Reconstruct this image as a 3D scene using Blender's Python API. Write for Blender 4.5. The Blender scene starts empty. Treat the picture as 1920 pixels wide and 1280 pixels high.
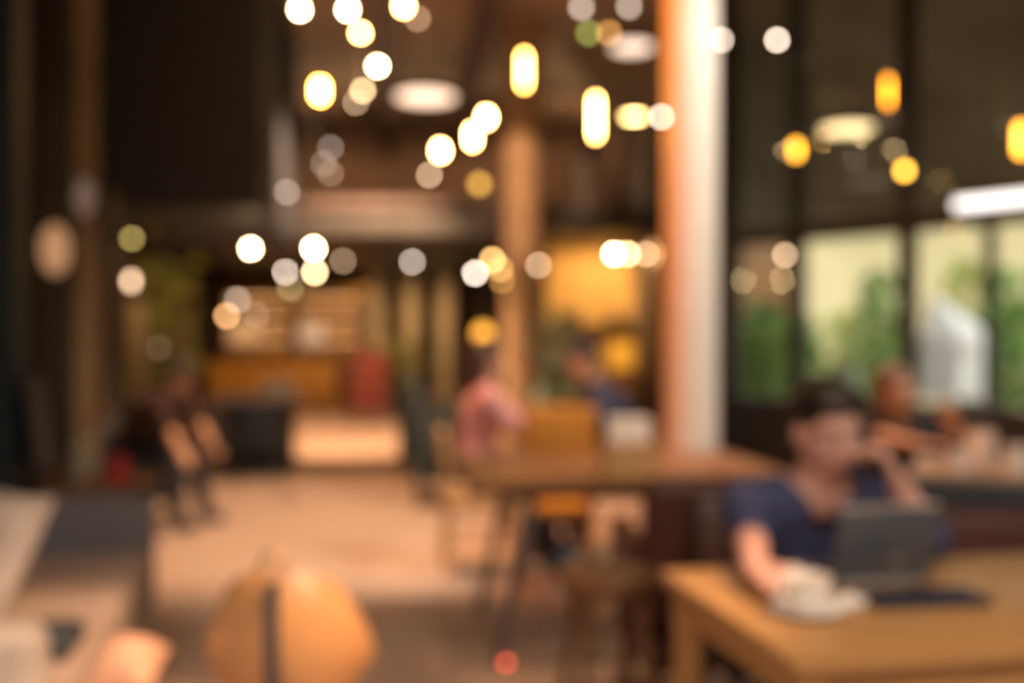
import bpy, bmesh, math, random
from mathutils import Vector, Matrix, Quaternion
random.seed(7)
SC = bpy.context.scene
COL = SC.collection
PI = math.pi
R = math.radians

# ------------------------------------------------------------------ camera
CAMZ, FPX = 1.29, 1867.0
cam_d = bpy.data.cameras.new('camera')
cam = bpy.data.objects.new('camera', cam_d)
COL.objects.link(cam)
cam.location = (0, 0, CAMZ)
cam.rotation_euler = (R(90), 0, 0)
cam_d.sensor_width = 36.0
cam_d.lens = FPX / 1920 * 36.0
cam_d.clip_start = 0.02
cam_d.clip_end = 200
cam_d.dof.use_dof = True
cam_d.dof.focus_distance = 0.45          # focused close up: the whole room falls out of focus
cam_d.dof.aperture_fstop = 2.75
SC.camera = cam

# ------------------------------------------------------------------ world: pale overcast daylight
world = bpy.data.worlds.new('overcast_sky')
SC.world = world
world.use_nodes = True
bg = world.node_tree.nodes['Background']
bg.inputs['Color'].default_value = (0.93, 0.94, 0.90, 1)
bg.inputs['Strength'].default_value = 3.6
SC.view_settings.view_transform = 'Standard'
SC.view_settings.look = 'None'
SC.view_settings.gamma = 1
SC.view_settings.exposure = 0.12
SC.view_settings.use_curve_mapping = False


def P(px, py, y):
    """point seen at a pixel of the 1920x1280 frame, at depth y"""
    return Vector(((px - 960) / FPX * y, y, CAMZ - (py - 640) / FPX * y))


# ------------------------------------------------------------------ materials
MATS = {}


def mat(name, col, rough=0.6, metal=0.0, var=0.15, scale=6.0, spec=0.4, bump=0.0, coat=0.0, trans=0.0):
    if name in MATS:
        return MATS[name]
    m = bpy.data.materials.new(name)
    m.use_nodes = True
    nt = m.node_tree
    b = nt.nodes['Principled BSDF']
    b.inputs['Roughness'].default_value = rough
    b.inputs['Metallic'].default_value = metal
    b.inputs['Specular IOR Level'].default_value = spec
    b.inputs['Coat Weight'].default_value = coat
    b.inputs['Transmission Weight'].default_value = trans
    tc = nt.nodes.new('ShaderNodeTexCoord')
    nz = nt.nodes.new('ShaderNodeTexNoise')
    nz.inputs['Scale'].default_value = scale
    nz.inputs['Detail'].default_value = 4
    rp = nt.nodes.new('ShaderNodeValToRGB')
    c = Vector(col[:3])
    rp.color_ramp.elements[0].position = 0.3
    rp.color_ramp.elements[1].position = 0.7
    rp.color_ramp.elements[0].color = (*(c * (1 - var)), 1)
    rp.color_ramp.elements[1].color = (*(c * (1 + var)), 1)
    nt.links.new(tc.outputs['Object'], nz.inputs['Vector'])
    nt.links.new(nz.outputs['Fac'], rp.inputs['Fac'])
    nt.links.new(rp.outputs['Color'], b.inputs['Base Color'])
    if bump:
        bp = nt.nodes.new('ShaderNodeBump')
        bp.inputs['Strength'].default_value = bump
        bp.inputs['Distance'].default_value = 0.01
        nt.links.new(nz.outputs['Fac'], bp.inputs['Height'])
        nt.links.new(bp.outputs['Normal'], b.inputs['Normal'])
    MATS[name] = m
    return m


def wood(name, c0, c1, rough=0.45, scale=(1, 12, 12), coat=0.0):
    if name in MATS:
        return MATS[name]
    m = bpy.data.materials.new(name)
    m.use_nodes = True
    nt = m.node_tree
    b = nt.nodes['Principled BSDF']
    b.inputs['Roughness'].default_value = rough
    b.inputs['Coat Weight'].default_value = coat
    tc = nt.nodes.new('ShaderNodeTexCoord')
    mp = nt.nodes.new('ShaderNodeMapping')
    mp.inputs['Scale'].default_value = scale
    nz = nt.nodes.new('ShaderNodeTexNoise')
    nz.inputs['Scale'].default_value = 3
    nz.inputs['Detail'].default_value = 6
    nz.inputs['Distortion'].default_value = 0.6
    rp = nt.nodes.new('ShaderNodeValToRGB')
    rp.color_ramp.elements[0].position = 0.3
    rp.color_ramp.elements[1].position = 0.7
    rp.color_ramp.elements[0].color = (*c0, 1)
    rp.color_ramp.elements[1].color = (*c1, 1)
    nt.links.new(tc.outputs['Object'], mp.inputs['Vector'])
    nt.links.new(mp.outputs['Vector'], nz.inputs['Vector'])
    nt.links.new(nz.outputs['Fac'], rp.inputs['Fac'])
    nt.links.new(rp.outputs['Color'], b.inputs['Base Color'])
    MATS[name] = m
    return m


def emit(col, strength):
    key = 'glow_%.2f_%.2f_%.2f_%.1f' % (*col, strength)
    if key in MATS:
        return MATS[key]
    m = bpy.data.materials.new(key)
    m.use_nodes = True
    nt = m.node_tree
    nt.nodes.clear()
    e = nt.nodes.new('ShaderNodeEmission')
    e.inputs['Color'].default_value = (*col, 1)
    e.inputs['Strength'].default_value = strength
    o = nt.nodes.new('ShaderNodeOutputMaterial')
    nt.links.new(e.outputs[0], o.inputs[0])
    MATS[key] = m
    return m


def pane_mat():
    m = bpy.data.materials.new('window_glass')
    m.use_nodes = True
    nt = m.node_tree
    nt.nodes.clear()
    t = nt.nodes.new('ShaderNodeBsdfTransparent')
    t.inputs['Color'].default_value = (0.93, 0.95, 0.93, 1)
    g = nt.nodes.new('ShaderNodeBsdfGlossy')
    g.inputs['Roughness'].default_value = 0.02
    f = nt.nodes.new('ShaderNodeFresnel')
    f.inputs['IOR'].default_value = 1.45
    x = nt.nodes.new('ShaderNodeMixShader')
    o = nt.nodes.new('ShaderNodeOutputMaterial')
    nt.links.new(f.outputs[0], x.inputs[0])
    nt.links.new(t.outputs[0], x.inputs[1])
    nt.links.new(g.outputs[0], x.inputs[2])
    nt.links.new(x.outputs[0], o.inputs[0])
    return m


# ------------------------------------------------------------------ mesh builder
class MB:
    def __init__(self):
        self.bm = bmesh.new()

    def _xf(self, verts, c, rot):
        M = Matrix.Translation(Vector(c)) @ (rot.to_4x4() if rot is not None else Matrix())
        bmesh.ops.transform(self.bm, matrix=M, verts=verts)

    def box(self, c, s, rot=None, bevel=0.0, seg=2):
        r = bmesh.ops.create_cube(self.bm, size=1.0)
        vs = r['verts']
        bmesh.ops.scale(self.bm, vec=Vector(s), verts=vs)
        if bevel:
            es = {e for v in vs for e in v.link_edges}
            b = bmesh.ops.bevel(self.bm, geom=list(es), offset=min(bevel, min(s) * 0.49), segments=seg, profile=0.5, affect='EDGES')
            vs = list({v for f in b['faces'] for v in f.verts} | {v for v in vs if v.is_valid})
        self._xf(vs, c, rot)
        return self

    def cyl(self, p0, p1, r0, r1=None, seg=16, caps=True):
        p0, p1 = Vector(p0), Vector(p1)
        r1 = r0 if r1 is None else r1
        d = p1 - p0
        r = bmesh.ops.create_cone(self.bm, cap_ends=caps, segments=seg, radius1=r0, radius2=r1, depth=d.length)
        q = Vector((0, 0, 1)).rotation_difference(d.normalized())
        self._xf(r['verts'], (p0 + p1) / 2, q.to_matrix())
        return self

    def ball(self, c, s, rot=None, u=16, v=10):
        if not hasattr(s, '__len__'):
            s = (s, s, s)
        c = Vector(c); nv = self.bm.verts.new
        R3 = rot if rot is not None else Matrix.Identity(3)
        pt = lambda a, b: c + R3 @ Vector((s[0] * math.sin(b) * math.cos(a), s[1] * math.sin(b) * math.sin(a), s[2] * math.cos(b)))
        top, bot = nv(pt(0, 0)), nv(pt(0, PI))
        rings = [[nv(pt(2 * PI * k / u, PI * j / v)) for k in range(u)] for j in range(1, v)]
        F = self.bm.faces.new
        for k in range(u):
            k2 = (k + 1) % u
            F((top, rings[0][k], rings[0][k2])); F((bot, rings[-1][k2], rings[-1][k]))
            for j in range(v - 2):
                F((rings[j][k], rings[j + 1][k], rings[j + 1][k2], rings[j][k2]))
        return self

    def cap(self, p0, r0, p1, r1, seg=14):
        """tapered limb with round ends"""
        self.ball(p0, r0, u=seg, v=8)
        self.ball(p1, r1, u=seg, v=8)
        if (Vector(p1) - Vector(p0)).length > 1e-4:
            self.cyl(p0, p1, r0, r1, seg)
        return self

    def tube(self, pts, r, seg=10):
        pts = [Vector(p) for p in pts]
        rings = []
        for i, p in enumerate(pts):
            d = (pts[min(i + 1, len(pts) - 1)] - pts[max(i - 1, 0)]).normalized()
            a = d.orthogonal().normalized() if abs(d.z) > 0.95 else d.cross(Vector((0, 0, 1))).normalized()
            b = d.cross(a)
            rr = r[i] if hasattr(r, '__len__') else r
            rings.append([self.bm.verts.new(p + (a * math.cos(t) + b * math.sin(t)) * rr) for t in [2 * PI * k / seg for k in range(seg)]])
        for i in range(len(rings) - 1):
            for k in range(seg):
                self.bm.faces.new((rings[i][k], rings[i][(k + 1) % seg], rings[i + 1][(k + 1) % seg], rings[i + 1][k]))
        self.bm.faces.new(rings[0][::-1])
        self.bm.faces.new(rings[-1])
        return self

    def lathe(self, prof, c=(0, 0, 0), seg=24):
        c = Vector(c)
        rings = []
        for r_, z in prof:
            rings.append([self.bm.verts.new(c + Vector((math.cos(2 * PI * k / seg) * max(r_, 1e-4), math.sin(2 * PI * k / seg) * max(r_, 1e-4), z))) for k in range(seg)])
        for i in range(len(rings) - 1):
            for k in range(seg):
                self.bm.faces.new((rings[i][k], rings[i][(k + 1) % seg], rings[i + 1][(k + 1) % seg], rings[i + 1][k]))
        self.bm.faces.new(rings[0][::-1])
        self.bm.faces.new(rings[-1])
        return self

    def prism(self, poly, z0, z1):
        lo = [self.bm.verts.new((x, y, z0)) for x, y in poly]
        hi = [self.bm.verts.new((x, y, z1)) for x, y in poly]
        n = len(poly)
        self.bm.faces.new(lo[::-1])
        self.bm.faces.new(hi)
        for i in range(n):
            self.bm.faces.new((lo[i], lo[(i + 1) % n], hi[(i + 1) % n], hi[i]))
        return self

    def grid_shell(self, fn, nu, nv, thick):
        """fn(u,v) -> (point, outward normal); a closed shell of the given thickness"""
        A = [[None] * (nv + 1) for _ in range(nu + 1)]
        B = [[None] * (nv + 1) for _ in range(nu + 1)]
        for i in range(nu + 1):
            for j in range(nv + 1):
                p, n = fn(i / nu, j / nv)
                A[i][j] = self.bm.verts.new(p + n * thick / 2)
                B[i][j] = self.bm.verts.new(p - n * thick / 2)
        F = self.bm.faces.new
        for i in range(nu):
            for j in range(nv):
                F((A[i][j], A[i + 1][j], A[i + 1][j + 1], A[i][j + 1]))
                F((B[i][j], B[i][j + 1], B[i + 1][j + 1], B[i + 1][j]))
        for i in range(nu):
            F((A[i][0], B[i][0], B[i + 1][0], A[i + 1][0]))
            F((A[i][nv], A[i + 1][nv], B[i + 1][nv], B[i][nv]))
        for j in range(nv):
            F((A[0][j], A[0][j + 1], B[0][j + 1], B[0][j]))
            F((A[nu][j], B[nu][j], B[nu][j + 1], A[nu][j + 1]))
        return self

    def mesh(self, name, smooth=True):
        bmesh.ops.recalc_face_normals(self.bm, faces=self.bm.faces[:])
        me = bpy.data.meshes.new(name)
        self.bm.to_mesh(me)
        self.bm.free()
        if smooth:
            for p in me.polygons:
                p.use_smooth = True
            me.set_sharp_from_angle(angle=R(38))
        return me


def tag(o, label=None, cat=None, group=None, kind=None):
    if label: o['label'] = label
    if cat: o['category'] = cat
    if group: o['group'] = group
    if kind: o['kind'] = kind
    return o


def thing(name, label, cat, loc=(0, 0, 0), rz=0.0, group=None):
    o = bpy.data.objects.new(name, None)
    COL.objects.link(o)
    o.empty_display_size = 0.1
    o.location = loc
    o.rotation_euler = (0, 0, rz)
    return tag(o, label, cat, group)


def wm(o):
    M = Matrix.Translation(o.location) @ o.rotation_euler.to_matrix().to_4x4()
    return wm(o.parent) @ M if o.parent else M


def part(parent, name, mb, m, world=False, label=None, smooth=True):
    me = mb.mesh(name, smooth) if isinstance(mb, MB) else mb
    me.materials.append(m)
    if world:
        me.transform(wm(parent).inverted())
    o = bpy.data.objects.new(name, me)
    COL.objects.link(o)
    o.parent = parent
    if label: o['label'] = label
    return o


def single(name, mb, m, label=None, cat=None, group=None, kind=None, smooth=True):
    me = mb.mesh(name, smooth)
    me.materials.append(m)
    o = bpy.data.objects.new(name, me)
    COL.objects.link(o)
    return tag(o, label, cat, group, kind)


def struct(name, mb, m, label, cat='wall'):
    return single(name, mb, m, label, cat, kind='structure', smooth=False)


def copy_tree(o, parent=None):
    c = o.copy()
    COL.objects.link(c)
    c.parent = parent
    for ch in list(o.children):
        copy_tree(ch, c)
    return c


# ------------------------------------------------------------------ palette
M_floor = mat('polished_concrete', (0.46, 0.33, 0.25), rough=0.42, var=0.10, scale=0.7, spec=0.4)
M_ground = mat('outdoor_paving', (0.36, 0.33, 0.26), rough=0.9)
M_ceil = mat('brown_ceiling', (0.36, 0.25, 0.16), rough=0.8, var=0.3, scale=0.8)
M_beam = mat('dark_brown_beam', (0.10, 0.055, 0.035), rough=0.6)
M_dwall = mat('dark_brown_wall', (0.15, 0.10, 0.065), rough=0.8, var=0.35, scale=0.7)
M_black = mat('black_paint', (0.032, 0.040, 0.052), rough=0.7)
M_blackgreen = mat('black_green_paint', (0.026, 0.040, 0.046), rough=0.6)
M_pier = mat('olive_plaster', (0.085, 0.065, 0.04), rough=0.85, var=0.3, scale=1.5)
M_steel = mat('black_steel', (0.02, 0.019, 0.018), rough=0.45, spec=0.5)
M_cream = mat('cream_column', (0.74, 0.66, 0.56), rough=0.5, var=0.04)
M_tan = mat('tan_column', (0.52, 0.36, 0.22), rough=0.7)
M_ochre = mat('ochre_plaster', (0.52, 0.29, 0.085), rough=0.8, var=0.25, scale=1.2)
M_oak = wood('honey_oak', (0.38, 0.195, 0.065), (0.50, 0.275, 0.105), 0.38, coat=0.2)
M_walnut = wood('brown_wood', (0.16, 0.07, 0.025), (0.26, 0.12, 0.045), 0.42)
M_orange = wood('orange_wood', (0.50, 0.20, 0.02), (0.62, 0.27, 0.04), 0.45)
M_tanwood = wood('tan_wood', (0.50, 0.28, 0.10), (0.62, 0.38, 0.17), 0.5)
M_maroon = mat('maroon_leather', (0.065, 0.018, 0.013), rough=0.45, var=0.2)
M_tanleather = mat('tan_leather', (0.56, 0.29, 0.12), rough=0.26, var=0.12, scale=3, spec=0.8)
M_brownleather = mat('brown_leather', (0.22, 0.095, 0.04), rough=0.35, var=0.12)
M_grey = mat('grey_fabric', (0.30, 0.26, 0.235), rough=0.95, var=0.12, scale=40, bump=0.2)
M_bluegrey = mat('blue_grey_fabric', (0.16, 0.155, 0.165), rough=0.95, var=0.12, scale=40)
M_lgrey = mat('light_grey_fabric', (0.34, 0.31, 0.29), rough=0.95, var=0.25, scale=7)
M_teal = mat('dark_teal_fabric', (0.035, 0.05, 0.05), rough=0.9)
M_white = mat('white_ceramic', (0.84, 0.82, 0.78), rough=0.15, var=0.02, spec=0.5)
M_paper = mat('white_paper', (0.80, 0.74, 0.68), rough=0.9, var=0.05)
M_red = mat('red_plastic', (0.52, 0.02, 0.03), rough=0.4)
M_dred = mat('dark_red_fabric', (0.10, 0.018, 0.010), rough=0.8)
M_brass = mat('brass', (0.55, 0.36, 0.13), rough=0.3, metal=1.0)
M_silver = mat('silver_aluminium', (0.42, 0.43, 0.45), rough=0.38, metal=0.85, var=0.03)
M_greymetal = mat('grey_metal', (0.20, 0.17, 0.165), rough=0.4, metal=0.5)
M_navyplastic = mat('navy_cloth_cover', (0.022, 0.026, 0.05), rough=0.7)
M_screen = mat('dark_screen', (0.02, 0.02, 0.025), rough=0.15)
M_marble = mat('grey_stone', (0.42, 0.37, 0.35), rough=0.35, var=0.12, scale=5)
M_leaf = mat('green_leaf', (0.14, 0.27, 0.04), rough=0.5, var=0.5, scale=5)
M_leaf2 = mat('yellow_green_leaf', (0.36, 0.38, 0.09), rough=0.5, var=0.4, scale=5)
M_pot = mat('dark_planter', (0.05, 0.045, 0.04), rough=0.7)
M_cord = mat('black_cord', (0.01, 0.01, 0.01), rough=0.6)
M_glassgreen = mat('green_glass', (0.30, 0.42, 0.30), rough=0.12, var=0.05, trans=0.3)
M_yellow = mat('yellow_print', (0.85, 0.52, 0.07), rough=0.6, var=0.08)
M_pale = mat('pale_building_plaster', (0.56, 0.46, 0.26), rough=0.9, var=0.12, scale=0.8)
M_sheet = mat('white_sheet', (0.80, 0.76, 0.76), rough=0.9, var=0.05, scale=4)
M_palegreen = mat('pale_green_paint', (0.48, 0.52, 0.36), rough=0.6)
M_curtain = mat('grey_curtain', (0.46, 0.42, 0.38), rough=0.9)
M_pane = pane_mat()

# ------------------------------------------------------------------ the room
TH = R(7.0)
AX = Vector((-math.sin(TH), math.cos(TH), 0))       # direction the aisle runs
CEIL = 5.2
WA = Vector((2.23, 10.45, 0))                        # window wall, far end
WB = Vector((9.6, 1.66, 0))                          # window wall, near end
WD = (WB - WA).normalized()
WN = Vector((-WD.y, WD.x, 0))
WN = WN if WN.x > 0 else -WN
LW0, LW1 = Vector((-3.4, -3.2, 0)), Vector((-6.95, 26.2, 0))
BW1 = Vector((0.75, 26.2, 0))

struct('floor', MB().prism([(-3.5, -3.3), (9.7, -3.3), (9.7, 1.7), (2.3, 10.5), (0.8, 26.3), (-7.1, 26.3)], -0.15, 0.0), M_floor,
       'polished warm concrete floor running down the aisle', 'floor')
struct('ceiling', MB().prism([(-3.6, -3.4), (9.9, -3.4), (9.9, 1.8), (2.4, 10.7), (0.9, 26.4), (-7.2, 26.4)], CEIL, CEIL + 0.15), M_ceil,
       'brown ceiling high above the cafe', 'ceiling')


def wall(name, a, b, z0, z1, th, m, label, out=1):
    a, b = Vector(a), Vector(b)
    d = (b - a).normalized()
    n = Vector((-d.y, d.x, 0)) * th * out
    poly = [(a.x, a.y), (b.x, b.y), (b.x + n.x, b.y + n.y), (a.x + n.x, a.y + n.y)]
    return struct(name, MB().prism(poly, z0, z1), m, label)


wall('wall_left', LW0, LW1, 0, CEIL, 0.2, M_dwall, 'dark brown wall along the whole side of the sofa')
wall('wall_back', LW1, BW1, 0, CEIL, 0.2, M_dwall, 'dark brown wall at the far end of the aisle')
wall('wall_right', WA, BW1, 0, CEIL, 0.2, M_dwall, 'dark brown wall behind the round columns', -1)
wall('wall_front', (-3.5, -3.2, 0), (9.7, -3.2, 0), 0, CEIL, 0.2, M_dwall, 'brown wall behind the viewer', -1)
wall('wall_side', (9.6, -3.2, 0), WB, 0, CEIL, 0.2, M_dwall, 'brown wall closing the window side', -1)

# beams under the ceiling, running with the aisle
for x0, lab in ((-3.1, 'beside the black bulkhead'), (-0.1, 'over the middle of the aisle'), (1.05, 'nearest the cream column'), (2.2, 'nearest the windows')):
    a = Vector((x0, 0.5, 0)); L = 10.5 if x0 > 2 else 21
    b = a + AX * (9.4 if x0 > 2 else L)
    d = Vector((AX.y, -AX.x, 0)) * 0.11
    struct('ceiling_beam', MB().prism([(a.x - d.x, a.y - d.y), (a.x + d.x, a.y + d.y), (b.x + d.x, b.y + d.y), (b.x - d.x, b.y - d.y)], CEIL - 0.38, CEIL),
           M_beam, 'dark brown ceiling beam ' + lab, 'beam')

# mezzanine floor, its front edge and the room above it
MZ = 12.9
struct('mezzanine_slab', MB().prism([(-5.25, MZ), (1.98, MZ), (1.22, 21.2), (-6.2, 21.2)], 2.70, 2.98), M_steel,
       'dark mezzanine floor with black front edge across the room', 'mezzanine')
struct('trim_1', MB().box((-2.05, MZ - 0.05, 3.06), (5.2, 0.14, 0.14), bevel=0.02), mat('dusty_ledge', (0.075, 0.052, 0.05), rough=0.5),
       'dusty pink-brown ledge along the mezzanine edge', 'ledge')
struct('wall_upper', MB().prism([(-6.1, 19.2), (1.35, 19.2), (1.35, 19.4), (-6.1, 19.4)], 2.98, CEIL), mat('upper_brown_wall', (0.34, 0.22, 0.14), rough=0.8, var=0.5, scale=0.6),
       'brown mottled wall at the back of the mezzanine', 'wall')
struct('bulkhead_panel', MB().prism([(-4.62, 9.0), (-2.27, 9.0), (-2.75, 12.85), (-5.2, 12.85)], 2.50, CEIL), M_black,
       'large black bulkhead hanging from the ceiling over the seated group', 'bulkhead')
# left pier, dark panel, glazed screen post
struct('pier_column', MB().box((-2.78, 6.1, CEIL / 2), (0.36, 0.36, CEIL), bevel=0.02), M_pier, 'olive-brown square pier beside the dark panel', 'pier')
struct('wall_panel_dark', MB().box((-3.21, 5.5, CEIL / 2), (1.0, 0.14, CEIL)), M_blackgreen, 'blackish green tall wall panel at the picture edge', 'wall panel')
scr = thing('door_1', 'grey-green glazed screen with slim metal post beside the pier', 'glass screen', (-3.24, 8.05, 0)); scr['kind'] = 'structure'
part(scr, 'post', MB().box((0, 0, 1.25), (0.09, 0.09, 2.5), bevel=0.01), mat('grey_green_metal', (0.12, 0.12, 0.10), rough=0.5))
part(scr, 'pane', MB().box((-0.33, 0.1, 1.25), (0.56, 0.012, 2.4)), M_pane)
part(scr, 'top_rail', MB().box((-0.33, 0.1, 2.46), (0.66, 0.06, 0.07)), MATS['grey_green_metal'])
# bracket lamp patch on the pier
# columns
def column(name, x, y, r, z1, m, label):
    o = thing(name, label, 'column', (x, y, 0)); o['kind'] = 'structure'
    part(o, 'shaft', MB().cyl((0, 0, 0), (0, 0, z1), r, seg=40), m)
    part(o, 'plinth', MB().lathe([(r * 1.25, 0), (r * 1.25, 0.14), (r * 1.02, 0.18)], seg=40), m)
    return o
column('round_column', 1.06, 5.9, 0.155, CEIL, M_cream, 'cream round column, orange-lit on one side, between the aisle and windows')
column('round_column', 0.135, 12.4, 0.24, CEIL, M_tan, 'tan column standing in front of the mezzanine edge')
for px, lab in ((705, 'nearest the dark red chair'), (770, 'between its two neighbours'), (835, 'nearest the orange wall lamp')):
    p = P(px, 640, 22.5)
    column('square_pillar', p.x, p.y, 0.20, CEIL, mat('khaki_plaster', (0.50, 0.36, 0.20), rough=0.8), 'khaki pillar at the back, ' + lab)

# ochre partition at the back right, with panels
struct('partition_wall', MB().box((1.20, 15.0, 1.35), (1.35, 0.12, 2.7)), M_ochre, 'ochre yellow partition under the mezzanine', 'partition')

# ------------------------------------------------------------------ window wall
def wpt(t, n=0.0, z=0.0):
    p = WA + WD * t + WN * n
    return Vector((p.x, p.y, z))
WL = (WB - WA).length
ROTW = Matrix.Rotation(math.atan2(WD.y, WD.x), 3, 'Z')
def hit(px):
    k = (px - 960) / FPX
    t = (k * WA.y - WA.x) / (WD.x - k * WD.y)
    return t
struct('wall_sill', MB().box(wpt(WL / 2, 0.05, 0.36), (WL, 0.22, 0.72), ROTW), M_black, 'black low wall under the windows', 'wall')
T1, T2 = hit(1495), hit(1702)
stp = T2 - T1
posts = [0.06, T1, T2, T2 + 1.25, T2 + 2.5, T2 + 3.75, T2 + 5.0, T2 + 6.25, WL - 0.06]
posts = [t for t in posts if t <= WL]
RAIL = 2.35
names = ['behind the cream column', 'above the person with the laptop', 'beside the white sheet', 'at the picture edge', 'next to the picture edge', 'over the near corner', 'further round', 'last but one', 'last']
for i in range(len(posts) - 1):
    a, b = posts[i], posts[i + 1]
    w = thing('window_%d' % (i + 1), 'tall black-framed window, lower and upper pane, ' + names[i], 'window', wpt((a + b) / 2, 0, 0.72)); w['kind'] = 'structure'
    c = wpt((a + b) / 2)
    part(w, 'mullion', MB().box(wpt(a, 0, 0.72 + (CEIL - 0.72) / 2), (0.13, 0.14, CEIL - 0.72), ROTW), M_steel, True)
    part(w, 'transom', MB().box(wpt((a + b) / 2, 0, RAIL), (b - a - 0.13, 0.12, 0.17), ROTW), M_steel, True)
    part(w, 'pane', MB().box(wpt((a + b) / 2, 0, (0.72 + RAIL) / 2), (b - a - 0.12, 0.012, RAIL - 0.72 - 0.15), ROTW), M_pane, True)
    part(w, 'pane', MB().box(wpt((a + b) / 2, 0, (CEIL + RAIL) / 2 + 0.04), (b - a - 0.12, 0.012, CEIL - RAIL - 0.2), ROTW), M_pane, True)

# ------------------------------------------------------------------ outdoors
g = [wpt(-4, 0.16), wpt(WL + 6, 0.16), wpt(WL + 6, 22), wpt(-4, 22)]
struct('outside_ground', MB().prism([(p.x, p.y) for p in g], -0.2, -0.02), M_ground, 'beige paving of the terrace outside the windows', 'ground')
# sloping porch roof: high at the window wall, low at the eave
pm = MB()
q = [wpt(-3, 0.2, 5.35), wpt(WL + 1, 0.2, 5.35), wpt(WL + 1, 3.6, 2.78), wpt(-3, 3.6, 2.78)]
lo = [pm.bm.verts.new(v) for v in q]; hi_ = [pm.bm.verts.new(v + Vector((0, 0, 0.14))) for v in q]
pm.bm.faces.new(lo); pm.bm.faces.new(hi_[::-1])
for i in range(4):
    pm.bm.faces.new((lo[i], hi_[i], hi_[(i + 1) % 4], lo[(i + 1) % 4]))
struct('porch_roof', pm, mat('porch_boards', (0.24, 0.175, 0.10), rough=0.8, var=0.3, scale=1.0), 'dark olive-brown porch roof sloping down outside the windows', 'roof')
for t, lab in ((1.2, 'behind the leafy plants'), (4.6, 'behind the white sheet')):
    struct('porch_column', MB().box(wpt(t, 3.45, 1.4), (0.12, 0.12, 2.8), ROTW), M_steel, 'slim dark porch post ' + lab, 'post')
b = thing('neighbour_building', 'pale yellow low building across the terrace', 'building', wpt(4, 11, -0.02))
part(b, 'wall', MB().box(wpt(3, 11, 1.99), (26, 0.4, 4.02), ROTW), M_pale, True)
part(b, 'roof_edge', MB().box(wpt(3, 10.9, 4.06), (26.4, 0.9, 0.16), ROTW), mat('grey_roof_edge', (0.42, 0.40, 0.36)), True)
for k, t in enumerate((-2.5, 1.2, 5.0, 8.8)):
    wn = part(b, 'window', MB().box(wpt(t, 10.78, 1.35), (1.3, 0.06, 1.1), ROTW), M_sheet, True)
    part(wn, 'pane', MB().box(wpt(t, 10.73, 1.35), (1.1, 0.03, 0.9), ROTW), M_screen, True)


def plant(px, d, h, w, label, m, n=170, pot=True, seed=1, pale=None):
    rnd = random.Random(seed)
    p = P(px, 640, d)
    o = thing('leafy_plant', label, 'plant', (p.x, p.y, -0.02), 0, 'plants on the terrace')
    if pot:
        part(o, 'pot', MB().lathe([(0.15, 0), (0.21, 0.36), (0.22, 0.38), (0.19, 0.38), (0.18, 0.34), (0.0, 0.34)]), M_pot)
    s = MB(); f = MB()
    z0 = 0.33 if pot else 0.0
    for k in range(8):
        a = rnd.uniform(0, 2 * PI); rr = rnd.uniform(0.1, 0.5) * w
        s.tube([(0, 0, z0), (math.cos(a) * rr * 0.4, math.sin(a) * rr * 0.4, z0 + h * 0.45), (math.cos(a) * rr, math.sin(a) * rr, z0 + h * rnd.uniform(0.6, 0.85))], [0.014, 0.01, 0.004], 6)
    for k in range(n):
        a = rnd.uniform(0, 2 * PI); t = rnd.random()
        rr = math.sqrt(rnd.random()) * w * (0.35 + 0.65 * math.sin(PI * min(1, t * 0.85 + 0.12)))
        c = Vector((math.cos(a) * rr, math.sin(a) * rr, z0 + 0.1 + t * (h - 0.1)))
        L = rnd.uniform(0.10, 0.2); W = L * 0.32
        q = Quaternion((rnd.gauss(0, 1), rnd.gauss(0, 1), rnd.gauss(0, 1), rnd.gauss(0, 1))).normalized()
        vs = [f.bm.verts.new(c + q @ Vector(v)) for v in ((-L, 0, 0), (0, -W, 0.02), (L, 0, 0), (0, W, 0.02))]
        f.bm.faces.new(vs)
    part(o, 'stem', s, mat('plant_stem', (0.10, 0.09, 0.03)))
    fo = part(o, 'foliage', f, m)
    return o
plant(1432, 15.0, 1.55, 0.50, 'green leafy plant showing beside the cream column', M_leaf, 300, seed=2)
plant(1392, 16.4, 1.2, 0.40, 'lower dark plant close behind the cream column', M_leaf, 200, seed=3)
plant(1500, 16.2, 1.5, 0.36, 'upright green plant behind the first mullion', M_leaf, 220, seed=4)
plant(1648, 14.6, 2.0, 0.40, 'tall green plant just before the wide mullion', M_leaf, 280, seed=5)
plant(1880, 14.4, 2.0, 0.42, 'bright green plant next to the white sheet', M_leaf, 300, seed=6)
plant(1815, 16.4, 2.3, 0.55, 'yellow-green tall plant rising behind the white sheet', M_leaf2, 280, seed=7)
plant(1965, 13.4, 2.0, 0.5, 'broad green plant cut off by the picture edge', M_leaf, 260, seed=8)
plant(1585, 17.6, 1.5, 0.6, 'yellow-green shrub before the pale building', M_leaf2, 280, seed=9)
fp0, fp1 = P(1335, 640, 18.2), P(1478, 640, 19.0)
o = thing('timber_screen', 'brown timber screen outside, close beside the cream column', 'screen', (fp0.x, fp0.y, -0.02))
dv = (fp1 - fp0); ang = math.atan2(dv.y, dv.x)
for k in range(9):
    c = fp0.lerp(fp1, (k + 0.5) / 9)
    part(o, 'plank', MB().box((c.x, c.y, 1.6), (dv.length / 9 - 0.012, 0.03, 3.2), Matrix.Rotation(ang, 3, 'Z')), M_walnut, True)
for z in (0.5, 2.7):
    c = fp0.lerp(fp1, 0.5)
    part(o, 'rail', MB().box((c.x, c.y + 0.04, z), (dv.length, 0.04, 0.08), Matrix.Rotation(ang, 3, 'Z')), M_walnut, True)

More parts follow.
